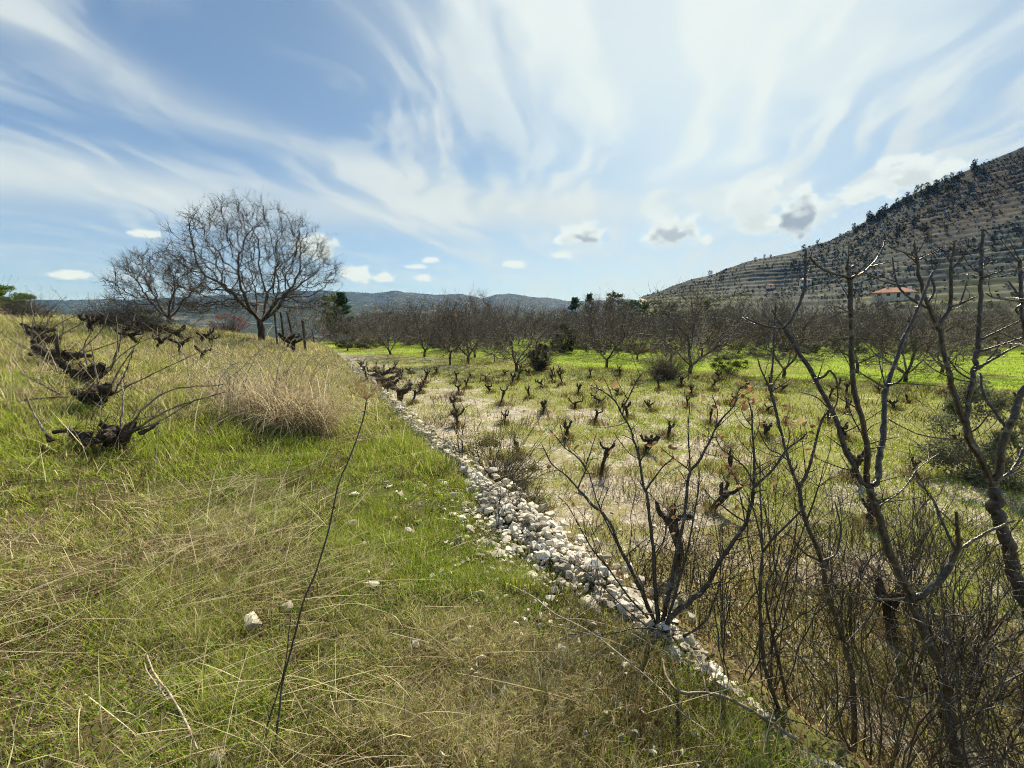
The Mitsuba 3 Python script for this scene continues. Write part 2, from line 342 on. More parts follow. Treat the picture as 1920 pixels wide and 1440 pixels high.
wood('dead_stick', (.20, .17, .13), (.46, .41, .33), 70, .7)
scene['blade'] = {'type': 'principledthin', 'base_color': VC, 'roughness': .55, 'diff_trans': .9, 'spec_trans': 0.0, 'eta': 1.3}
scene['scrub_leaf'] = two({'type': 'diffuse', 'reflectance': VC})
scene['leaf'] = {'type': 'principledthin', 'base_color': VC, 'roughness': .6, 'diff_trans': .8, 'eta': 1.3}
def leaf_mesh(g, P, size, rgb, rgb2, flat=.0):
    """One small leaf (two triangles, folded) at each point."""
    n = len(P)
    a = rnd_dir(g, n); b = norm(np.cross(a, rnd_dir(g, n)))
    s = (size * g.uniform(.6, 1.3, n))[:, None]
    q = np.cross(a, b)
    V = np.stack([P - a * s, P + b * s * .45 + q * s * .2, P + a * s, P - b * s * .45 + q * s * .2], 1)
    i = np.arange(n)[:, None] * 4
    F_ = np.vstack([i + [0, 1, 2], i + [0, 2, 3]])
    c = L(*rgb) + (L(*rgb2) - L(*rgb)) * g.uniform(size=(n, 1)) ** 1.3
    return V.reshape(-1, 3), F_, np.repeat(c, 4, 0)
def ply_c(m, bsdf): return mikit.ply((m[0], m[1]), bsdf, color=m[2])

# ------------------------------------------------------------------ bare trees
def bare_tree(seed, H, rx, trunk_h, trunk_r, n_att, n1, n2, lean=(0, 0), limbs=4, sides=6, zc=.56, crown_low=.25, tw=(.55, .0065, .3, .0042), wide=None, ry=None, tip=.0075, up=.25):
    """trunk, limbs and twigs of a leafless tree standing at the origin."""
    g = np.random.default_rng(seed)
    c = L(lean[0], lean[1], H * zc)
    att = dome(g, n_att, c, rx, ry or rx, H * (1 - zc), H * crown_low)
    pos, par = [L(0, 0, -.25)], [-1]
    k = max(3, int(trunk_h / .18))
    for i in range(k):
        z = trunk_h * (i + 1) / k
        pos.append(L(lean[0] * .25 * (i / k) + g.normal() * .02, lean[1] * .25 * (i / k) + g.normal() * .02, z)); par.append(len(pos) - 2)
    top = len(pos) - 1
    a0 = g.uniform(0, 6.28)
    for j in range(limbs):
        a = a0 + j * 6.283 / limbs + g.uniform(-.3, .3); el = g.uniform(.45, 1.05)
        v = L(math.cos(a) * math.cos(el), math.sin(a) * math.cos(el), math.sin(el)); p, at = pos[top], top
        for i in range(int(rx * .42 / .2) + 2):
            v = norm(v + g.normal(size=3) * .13 + L(0, 0, .06))
            p = p + v * .2; pos.append(p); par.append(at); at = len(pos) - 1
    pos, par = colonize(g, att, pos, par, .20, 2.5, .34, 70)
    lines, r, kids = chains(pos, par, tip, 2.25, trunk_r)
    lines.sort(key=lambda l: -l[1].max())
    trunk = tube_lines(lines[:1], 10, .06, g)
    # the boughs are parts; everything thinner is one spray of twigs
    limb_l = [l for l in lines[1:] if l[1].max() > trunk_r * .30][:9]
    rest = [l for l in lines[1:] if not any(l is q for q in limb_l)]
    limb_m = [tube_lines([l], 7, .08, g) for l in limb_l]
    thin = np.nonzero(r < .022)[0]
    d = norm(pos[thin] - pos[np.maximum(par[thin], 0)])
    spray = join([tube_lines(rest, 4, .1, g), twig_cloud(g, pos[thin], d, c - L(0, 0, H * .2), n1, tw[0], tw[1], n2, tw[2], tw[3], up=up)])
    return trunk, limb_m, spray
def tree_parts(m, bark='bark', tw='twig_bark'):
    d = {'trunk': mikit.ply(m[0], bark, smooth=True)}
    for i, l in enumerate(m[1]): d['limb' + (f'_{i:03d}' if i else '')] = mikit.ply(l, bark, smooth=True)
    d['twigs'] = mikit.ply(m[2], tw, smooth=True)
    return d
def put(parts, name, loc, rz, scale, label, category, group=None):
    """One thing whose parts are meshes of their own."""
    key = new(name)
    m = T().translate([float(v) for v in loc]).rotate([0, 0, 1], float(rz)).scale(float(scale) if np.isscalar(scale) else [float(v) for v in scale])
    for p, d in parts.items(): scene[f'{key}__{p}'] = {**d, 'to_world': m}
    tag(key, label, category, group)
    if 'twigs' in parts: labels[f'{key}__twigs'] = {'kind': 'stuff'}
    return key
def inst(shape, name, loc, rz, scale, label, category, group=None):
    key = new(name)
    m = T().translate([float(v) for v in loc]).rotate([0, 0, 1], float(rz)).scale(float(scale) if np.isscalar(scale) else [float(v) for v in scale])
    scene[key] = {'type': 'instance', 'to_world': m, 'shapegroup': {'type': 'ref', 'id': shape}}
    tag(key, label, category, group)
    return key
def G(x, y): return float(ground(x, y))

# the two big trees on the upper terrace
put(tree_parts(tw='bark', m=bare_tree(11, 6.4, 3.7, .95, .23, 1500, 3600, 6000, lean=(.1, 0), limbs=6, zc=.50, crown_low=.20, tw=(.50, .0070, .28, .0052), tip=.0108, up=.0)), 'almond_tree', (-11.2, 19.2, G(-11.2, 19.2)), 20, .93,
    'large leafless almond tree with a broad round crown and forked dark trunk', 'tree')
put(tree_parts(tw='bark', m=bare_tree(12, 5.2, 2.8, .9, .15, 800, 1900, 3200, lean=(-.4, 0), limbs=5, zc=.5, crown_low=.2, tip=.0115, tw=(.5, .0092, .28, .0068))), 'almond_tree', (-17.9, 22.6, G(-17.9, 22.6) - .1), 75, .80,
    'smaller leafless tree beside the large almond tree, half hidden by its crown', 'tree')
ORCH = []
for i, (H, rx, th, tr, na, n1, n2, ln, lb, ry) in enumerate([
        (4.7, 2.4, .50, .17, 380, 1000, 1800, (.1, 0), 4, None), (4.3, 2.8, .42, .18, 400, 1100, 1900, (.3, 0), 5, None), (4.4, 2.0, .6, .14, 300, 850, 1500, (-.2, 0), 3, None),
        (3.8, 2.2, .3, .15, 300, 850, 1500, (.2, .2), 5, None), (3.2, 1.3, .8, .07, 180, 520, 900, (.1, 0), 3, None), (5.3, 2.5, .6, .18, 420, 1150, 1900, (-.1, 0), 4, None)]):
    m = bare_tree(40 + i, H, rx, th, tr, na, n1, n2, lean=ln, limbs=lb, zc=.53, crown_low=.17, tw=(.66, .0088, .36, .0062), tip=.0105)
    name = f'orchard_tree_shape_{i}'
    d = tree_parts(m); ORCH.append(d)
    scene[name] = {'type': 'shapegroup', **d}
# front of the orchard: x, y, shape, turn, scale, label
FRONT = [(-15.7, 40.7, 3, 10, .9, 'small leaning bare tree on the green behind the dark posts'), (-19.5, 42, 1, 60, 1.15, 'bare tree rising behind the dark posts beside the large almond tree'),
    (-10.0, 35.1, 3, 140, 1.18, 'low bushy many stemmed bare tree nearest the far stones of the wall'), (-6.9, 33.6, 0, 30, 1.1, 'bare tree with dark crossed trunks next to the bushy many stemmed one'),
    (-4.0, 27.5, 4, 50, 1.15, 'slim young bare tree with a pale thin trunk at the edge of the green'), (-2.85, 27.6, 5, 80, .98, 'tall upright bare orchard tree with a forked trunk and the highest crown'),
    (-2.9, 33.2, 0, 200, .95, 'bare tree close behind the tall upright orchard tree'), (-1.2, 29.1, 4, 10, .62, 'little bare sapling standing between two spreading orchard trees'),
    (.25, 23.3, 1, 120, .92, 'wide spreading bare tree beside the dark ivy stump'), (5.4, 24.2, 5, 10, .86, 'bare tree with a thick dark trunk on the green near the twig heap'),
    (8.7, 29.6, 3, 60, .9, 'small vase shaped bare tree further back on the green'), (10.3, 27.6, 2, 170, .85, 'bare tree with two leaning stems behind the twig heap'),
    (8.95, 21.3, 1, 45, 1.08, 'broad dark bare tree with a straight black trunk at the edge of the green'), (12.4, 19.3, 0, 80, .88, 'bare orchard tree with a twisted trunk behind the tallest sapling'),
    (16.7, 20.5, 2, 20, .9, 'bare orchard tree with a slender trunk seen between the two saplings'), (16.1, 17.3, 1, 220, .80, 'low bare tree with a strongly leaning black trunk on the sunny green'),
    (20.5, 20.2, 3, 30, .95, 'bare tree on the green partly hidden by the sapling at the frame edge')]
for x, y, k, a, sc, lb in FRONT: inst(f'orchard_tree_shape_{k}', 'orchard_tree', (x, y, G(x, y)), a, (sc, sc, sc * .88), lb, 'tree', 'bare trees at the front of the orchard')
g = rng_(77)
done = [(f[0], f[1]) for f in FRONT]
for _ in range(1500):
    y = 30 + 62 * g.uniform() ** 1.1; x = g.uniform(-.62, 1.18) * y
    if len(done) > 150: break
    s, t = st(x, y)
    if s < 5 or y < 36 - .62 * x * (x < 20) or np.hypot(x, y) > 92 or min((x - a) ** 2 + (y - b) ** 2 for a, b in done) < (3.4 if y < 50 else 3.0) ** 2: continue
    done.append((x, y)); k = int(g.integers(0, 6))
    inst(f'orchard_tree_shape_{k}', 'bare_tree', (x, y, G(x, y)), g.uniform(0, 360), (lambda q: (q, q, q * .76))(g.uniform(.86, 1.2) * (1.0 if k not in (4,) else 1.2)), 'leafless grey brown tree in the dense orchard rows behind the green', 'tree', 'dense bare trees behind the front row')
# ------------------------------------------------------------------ grape vines
def gnarl(P, R, K, sides, amp, seed):
    """A knotty tube."""
    C = catmull(np.column_stack([P, R]), K)
    v, f = tubes(C[None, :, :3], C[None, :, 3], sides)
    c = np.repeat(C[:, :3], sides, 0); rad = np.repeat(C[:, 3], sides)[:, None]
    k = (meshkit.fbm(v * 16, 3, seed) - .5) * 2 * amp + (meshkit.fbm(v * 5, 2, seed + 9) - .5) * amp
    v = c + (v - c) * (1 + k[:, None] * 1.3)
    v = np.vstack([v, C[0, :3], C[-1, :3] + .4 * (C[-1, :3] - C[-2, :3])]); n = len(v)
    i = np.arange(sides)
    return v, np.vstack([f, np.stack([(i + 1) % sides, i, 0 * i + n - 2], 1), np.stack([i + (K - 1) * sides, (i + 1) % sides + (K - 1) * sides, 0 * i + n - 1], 1)])
def vine_parts(seed, H=.45, r=.06, arms=4, reach=.22, canes=5, cane_len=.5, fine=True, lean=.12):
    g = np.random.default_rng(seed)
    d = {}
    a = g.uniform(0, 6.28); l = L(math.cos(a), math.sin(a), 0) * lean
    P = [L(0, 0, -.08), l * .2 + L(0, 0, H * .3), l * .7 + L(0, 0, H * .65), l + L(0, 0, H)]
    P = [p + g.normal(size=3) * .012 for p in P]
    d['trunk'] = mikit.ply(gnarl(P, [r * 1.1, r * .85, r * 1.0, r * 1.25], 12 if fine else 7, 9 if fine else 6, .5, seed), 'vine_bark', smooth=True)
    a0, k, tips = g.uniform(0, 6.28), 0, []
    for j in range(arms):
        a = a0 + j * 6.283 / arms + g.uniform(-.4, .4); u = L(math.cos(a), math.sin(a), 0); q = g.uniform(.6, 1.25) * reach
        A = [P[-1] + L(0, 0, -r * .6), P[-1] + u * q * .5 + L(0, 0, g.uniform(-.03, .05)), P[-1] + u * q + L(0, 0, g.uniform(.02, .12)), P[-1] + u * q * 1.15 + L(0, 0, g.uniform(.08, .2))]
        A = [p + g.normal(size=3) * .012 for p in A]
        d['arm' + (f'_{j:03d}' if j else '')] = mikit.ply(gnarl(A, [r * .8, r * .6, r * .55, r * .42], 9 if fine else 6, 7 if fine else 5, .55, seed + j), 'vine_bark', smooth=True)
        tips += [A[2], A[3]]
    for j in range(canes):
        b = tips[int(g.integers(len(tips)))]
        v = norm(L(*g.normal(size=2), 0)) * g.uniform(.4, 1.0) + L(0, 0, g.uniform(.3, .9))
        ln = cane_len * g.uniform(.6, 1.4)
        C = [b, b + v * ln * .35, b + v * ln * .7 + g.normal(size=3) * .05, b + v * ln + g.normal(size=3) * .09 - L(0, 0, ln * .12)]
        q = catmull(np.column_stack([C, [.0062, .005, .004, .0025]]), 9)
        m = [tubes(q[None, :, :3], q[None, :, 3], 4)]
        s, _ = twigs(g, q[[3, 5, 6], :3], norm(rnd_dir(g, 3) + L(0, 0, .4)), g.uniform(.05, .2, 3), .0028, K=3)
        d['cane' + (f'_{j:03d}' if j else '')] = mikit.ply(join(m + [s]), 'cane_bark', smooth=True)
    n = 40
    m, _ = twigs(g, np.array(tips)[g.integers(0, len(tips), n)] + g.normal(size=(n, 3)) * .03, norm(rnd_dir(g, n) + L(0, 0, .6)), g.uniform(.05, .22, n), .0032, K=4, curl=.8)
    d['twigs'] = mikit.ply(m, 'vine_bark', smooth=True)
    return d
VSH = []
for i in range(12):
    d = vine_parts(300 + i, H=(.42, .55, .34, .48, .62, .38)[i % 6], r=.046 + .008 * (i % 4), arms=2 + i % 4, reach=.13 + .04 * (i % 3), lean=.06 + .08 * (i % 3), canes=7 + i % 4, cane_len=.45, fine=True)
    scene[f'vine_shape_{i}'] = {'type': 'shapegroup', **d}; VSH.append(d)
LOWV = [(.13, 8.11), (-.21, 10.82), (-1.63, 12.16), (.92, 12.06), (1.96, 13.02), (2.13, 10.8), (1.27, 9.39), (2.62, 8.2), (1.53, 7.09), (3.51, 9.36), (4.16, 12.44), (3.17, 11.35), (3.81, 7.11), (2.76, 5.63), (1.81, 4.24), (5.71, 9.37), (2.73, 13.21), (3.11, 3.19), (4.57, 5.17),
    (-1.39, 10.62), (-.36, 13.49), (.61, 14.66), (1.27, 17.27), (0., 18.01), (-1.95, 15.53), (-3.96, 22.15), (-3.83, 18.72), (-5.26, 20.23), (-4.99, 17.6), (-3.26, 13.85), (-3.41, 15.81), (-6.82, 21.48), (-4.06, 11.86), (-6.76, 24.53), (-5.38, 22.61), (-8.6, 23.9), (-8.1, 25.2), (1.82, 18.68), (2.12, 17.87), (2.44, 15.53), (2.85, 13.73)]
LOWL = ['stout black vine stump with a brown grass tuft at its foot, nearest the stone bank', 'straight vine stump with four stubby arms standing in the pale stony row', 'vine stump with a mop of thin canes above the green brown bush',
    'slender vine stump with a knob head in front of the ivy clad stump', 'vine stump under the middle of the vineyard, two short arms in a V', 'low vine stump with upright spurs in a round grass tuft', 'dark forked vine stump leaning over the bare stony soil, near the tall bush twigs',
    'black vine stump behind the tallest twigs of the wall end bush', 'upright dark vine stump with a big grass tuft seen left of the tallest bush stem', 'vine stump among the withered orange leaves', 'vine stump in the deep grass below the twig heap',
    'small vine stump standing between two tall bush stems', 'vine stump with long flat arms behind the rusty leaves', 'tall shaggy vine stump wrapped in dark weeds behind the bush', 'thick black vine trunk directly behind the wall end bush',
    'ragged vine stump beside the middle sapling on the green strip', 'far vine stump below the dark ivy stump', 'thick bent black vine trunk behind the nearest sapling trunk', 'weed covered vine stump between the saplings']
g = rng_(5)
for i, (x, y) in enumerate(LOWV):
    if i < len(LOWL):
        big = {0: 1.12, 14: 1.35, 17: 1.25, 13: 1.25, 8: 1.15}.get(i, 1.0)
        inst(f'vine_shape_{(i * 5) % 12}', 'grape_vine', (x, y, G(x, y) - .03), g.uniform(0, 360), big * g.uniform(.62, .74), LOWL[i], 'grape vine')
    else: inst(f'vine_shape_{(i * 5) % 12}', 'grape_vine', (x, y, G(x, y)), g.uniform(0, 360), g.uniform(.60, .78), 'dark pruned vine stump in the stony far part of the lower vineyard', 'grape vine', 'far vine stumps on the lower terrace')
done = list(LOWV)
for a in np.arange(3.2, 26, 1.5):
    for b in np.arange(-2, 24, 1.45):
        s, t = a + g.normal() * .2, b + g.normal() * .25
        x, y = xy(s, t)
        if y > 26.2 - .72 * x or y < 3.5 or abs(x) > 1.25 * y or min((x - p) ** 2 + (y - q) ** 2 for p, q in done) < 1.15 ** 2 or g.uniform() < .12: continue
        done.append((x, y))
        inst(f'vine_shape_{int(g.integers(12))}', 'grape_vine', (x, y, G(x, y)), g.uniform(0, 360), g.uniform(.5, .72), 'dark pruned vine stump standing in the grass between the saplings and the orchard', 'grape vine', 'vine stumps in the grassy part of the lower terrace')
LOWALL = done
# old vines along the wall's far end and on the upper terrace
for x, y, sc, lb in [(-9.3, 17.8, .95, 'tall knotted old vine at the foot of the dark posts'), (-8.5, 16.6, .9, 'old vine sprawling over the wall end below the single post')]:
    put(vine_parts(400 + int(x * 7) % 50, H=.5, r=.085, arms=5, reach=.35, canes=5, cane_len=.5), 'grape_vine', (x, y, G(x, y)), 40, sc, lb, 'grape vine')
for i, (s, t) in enumerate([(.9, 14.6), (1.2, 16.0), (1.0, 17.3), (1.5, 18.6), (.9, 13.2)]):
    x, y = xy(s, t)
    put(vine_parts(430 + i, H=.5, r=.07, arms=5, reach=.42, canes=6, cane_len=.5), 'grape_vine', (x, y, G(x, y) + .1), 70 * i, 1.2, 'big tangled old vine leaning on the foot of the far stone wall', 'grape vine', 'tangled old vines along the far wall')
for i, (x, y, sc, lb) in enumerate([(-10.13, 12.24, .9, 'low dark vine stump in tan grass, half sunk between two taller stumps'), (-9.33, 11.94, 1.0, 'black vine stump with two knobs like a tooth in the tan grass'),
        (-10.83, 14.91, 1.0, 'small vine with one drooping arm on the skyline of the upper terrace'), (-10.62, 15.16, .7, 'tiny vine stump beside a thin stake on the upper terrace'), (-8.32, 11.39, .8, 'low vine with an upright thin shoot in the tan grass'),
        (-11.14, 14.49, 1.2, 'branching vine with a pale twisted arm in front of the smaller big tree'), (-11.73, 12.92, 1.2, 'wide dark vine head just under the dark thorn bush'), (-10.67, 12.17, 1.0, 'dark vine with fine twigs between the thorn bush and the tan grass'), (-12.98, 13.23, 1.3, 'broad black vine under the left end of the thorn bush')]):
    put(vine_parts(460 + i, H=.30, r=.06, arms=4, reach=.26, canes=5, cane_len=.55), 'grape_vine', (x, y, G(x, y)), 50 * i, sc, lb, 'grape vine')
# the row of old spreading vines close on the left
ROW = [((-4.06, 4.21), 'nearest old vine, black and crooked, one long cane arching over the green patch', .22, .105, [(-.58, -.02, .02, 1), (.17, .10, .12, 0), (.05, -.16, .04, 0), (-.2, .12, .10, 0)],
        [[(.12, .05, .40), (.22, .12, .62), (.45, .25, .80), (.86, .45, .84)], [(.1, .1, .38), (.5, .2, .6), (.85, .5, .72)], [(-.62, -.02, .42), (-.8, .05, .56), (-.92, .1, .82)], [(.15, .1, .35), (.4, .1, .45), (.7, .25, .66)], [(0, .1, .4), (-.1, .3, .7), (-.3, .5, .85)], [(.1, 0, .38), (.3, -.1, .52), (.52, -.1, .6)]]),
    ((-5.38, 5.39), 'second old vine, a broad black slanting head with a straight cane rising to one side', .24, .12, [(-.24, 0, .02, 0), (.20, .05, .16, 0), (-.1, .2, .05, 0)],
        [[(.25, .05, .42), (.55, .2, .62), (1.0, .5, .9)], [(-.4, 0, .45), (-.8, .1, .62), (-1.25, .3, .70)], [(-.1, .2, .5), (-.2, .3, .9), (-.25, .35, 1.2)], [(.1, .1, .5), (.15, .3, .85), (.3, .5, 1.25)], [(.2, .1, .5), (.3, .2, .8), (.35, .3, 1.1)], [(-.2, -.1, .4), (-.5, -.3, .4), (-.8, -.4, .3)]]),
    ((-6.83, 6.73), 'third old vine with a lumpy black head and a bundle of upright pale canes', .26, .125, [(-.34, 0, .14, 0), (.32, .05, .02, 0), (.36, .0, .14, 0), (.1, .2, .05, 0)],
        [[(.4, .05, .5), (.5, .15, .85), (.55, .2, 1.25)], [(.4, .05, .5), (.45, .2, .9), (.4, .3, 1.4)], [(.35, 0, .5), (.7, .2, .9), (1.1, .5, 1.15)], [(-.4, 0, .55), (-.7, .2, .9), (-1.1, .4, 1.2)], [(0, .1, .6), (-.1, .2, 1.0), (.1, .3, 1.4)], [(-.3, .1, .5), (-.8, .2, .7), (-1.6, .5, .95)]]),
    ((-8.37, 7.83), 'fourth old vine leaning against a short dark stake', .28, .125, [(-.40, 0, .22, 0), (.22, .1, -.02, 0), (.4, .2, -.08, 0)],
        [[(-.4, 0, .6), (-.5, .1, 1.0), (-.45, .2, 1.4)], [(.3, .1, .5), (.6, .3, .9), (.7, .4, 1.3)], [(.4, .1, .5), (1.0, .3, .75), (1.3, .5, 1.3)], [(0, 0, .6), (.1, .1, 1.1), (0, .2, 1.5)], [(-.4, 0, .55), (-.9, .1, .8), (-1.3, .3, .95)]]),
    ((-10.2, 9.3), 'fifth old vine with a whitish bent cane standing up, far end of the crooked row', .30, .12, [(-.3, 0, .20, 0), (.28, .1, -.02, 0)],
        [[(-.3, 0, .6), (-.45, .1, 1.0), (-.3, .2, 1.5)], [(.2, .1, .5), (.6, .3, .8), (.9, .4, 1.1)], [(0, 0, .6), (.1, .1, 1.0), (.3, .2, 1.3)]]),
    ((-11.9, 10.8), 'sixth old vine, a low tangled clump where the crooked row meets the skyline', .30, .12, [(-.4, 0, .12, 0), (.3, .1, .0, 0)],
        [[(-.3, 0, .6), (-.7, .1, .9), (-1.2, .2, 1.2)], [(.2, .1, .5), (.6, .3, .8), (1.1, .4, 1.0)], [(0, 0, .6), (.2, .1, 1.0), (.6, .2, 1.4)], [(0, 0, .6), (-.2, .1, 1.0), (-.3, .2, 1.3)]])]
for i, ((x, y), lb, H, r, arms, canes) in enumerate(ROW):
    g = rng_(600 + i); z = G(x, y)
    k = new('old_vine'); o = L(x, y, z)
    tag(k, lb, 'grape vine', 'old vines of the crooked row')
    r *= .54; H *= .80
    P = [L(0, 0, -.1), L(.03, .02, H * .4), L(-.03, 0, H * .8), L(.02, .01, H * 1.12)]
    scene[k + '__trunk'] = mikit.ply(gnarl([p + o for p in P], [r * 1.1, r * 1.0, r * 1.3, r * 1.2], 18, 11, .95, i), 'vine_bark', smooth=True)
    for j, (ax, ay, az_, long) in enumerate(arms):
        A = [L(0, 0, H * .8), L(ax * .4, ay * .4, H * .85 - .02), L(ax * .75, ay * .75, H + az_ * .5), L(ax, ay, H + az_)]
        A = [p + g.normal(size=3) * .015 + o for p in A]
        q = [r * 1.0, r * .85, r * .75, r * .5] if not long else [r * .9, r * .7, r * .35, r * .2]
        scene[k + '__arm' + (f'_{j:03d}' if j else '')] = mikit.ply(gnarl(A, q, 18, 10, 1.0, 20 + i + j), 'vine_bark', smooth=True)
    for j, C in enumerate(canes):
        z0 = C[0][2]; C = [(c[0], c[1], H * 1.02 + (c[2] - z0)) for c in C]
        C = [L(*c) + o + g.normal(size=3) * .01 for c in C]
        w = np.linspace(.0105, .005, len(C))
        q = catmull(np.column_stack([C, w]), 18)
        q[:, :3] += g.normal(size=(18, 3)) * .004
        q[::3, 3] *= 1.35
        n = int(g.integers(3, 7)); at = g.integers(4, 17, n)
        s, _ = twigs(g, q[at, :3], norm(rnd_dir(g, n) + L(0, 0, .5)), g.uniform(.04, .22, n), .003, K=4)
        scene[k + '__cane' + (f'_{j:03d}' if j else '')] = mikit.ply(join([tubes(q[None, :, :3], q[None, :, 3], 6), s]), 'cane_bark', smooth=True)
    for j in range(9):
        u = L(*(g.normal(size=2) * L(.5, .3)), 0) * np.abs(arms[0][0]) * .9 + L(0, 0, H * .95)
        v = norm(rnd_dir(g, 1)[0] + L(0, 0, .7)) * g.uniform(.08, .2)
        scene[k + f'__spur_{j:03d}'] = mikit.ply(gnarl([o + u, o + u + v * .5 + g.normal(size=3) * .01, o + u + v], [r * .45, r * .33, r * .22], 8, 7, .9, 60 + i + j), 'vine_bark', smooth=True)
    # the nest of last year's fine twigs on the head
    n = 130
    b = o + L(0, 0, H * 1.05) + g.normal(size=(n, 3)) * L(.24, .16, .06)
    m, _ = twigs(g, b, norm(rnd_dir(g, n) + L(0, 0, .5)), g.uniform(.05, .28, n), .0034, K=4, curl=.9)
    scene[k + '__twigs'] = mikit.ply(m, 'vine_bark', smooth=True); labels[k + '__twigs'] = {'kind': 'stuff'}
def stake(x, y, h, r, lean, lb):
    g = rng_(); z = G(x, y)
    P = [L(x, y, z - .2), L(x + lean * .5, y, z + h * .5), L(x + lean, y, z + h)]
    v, f = gnarl(P, [r, r * .97, r * .92], 10, 8, .10, int(h * 100))
    k = new('wooden_post'); scene[k] = mikit.ply((v, f), 'bark', smooth=40)
    tag(k, lb, 'post')
stake(-8.95, 18.5, 1.3, .058, -.03, 'straight dark wooden post standing alone beside the wall end')
stake(-9.6, 18.9, 1.55, .05, -.22, 'tallest leaning dark post, right beside the knotted old vine'.replace('right ', 'close '))
stake(-10.05, 18.9, 1.45, .045, -.06, 'thin dark post between the leaning post and the big almond tree trunk')
stake(-10.2, 18.6, 1.4, .04, -.02, 'thinnest dark post, closest to the big almond tree trunk')
stake(-8.25, 7.75, .62, .03, .02, 'short dark stake holding up the fourth old vine')
stake(-10.75, 15.25, .42, .018, -.05, 'thin short stick beside the tiny vine stump on the upper terrace')
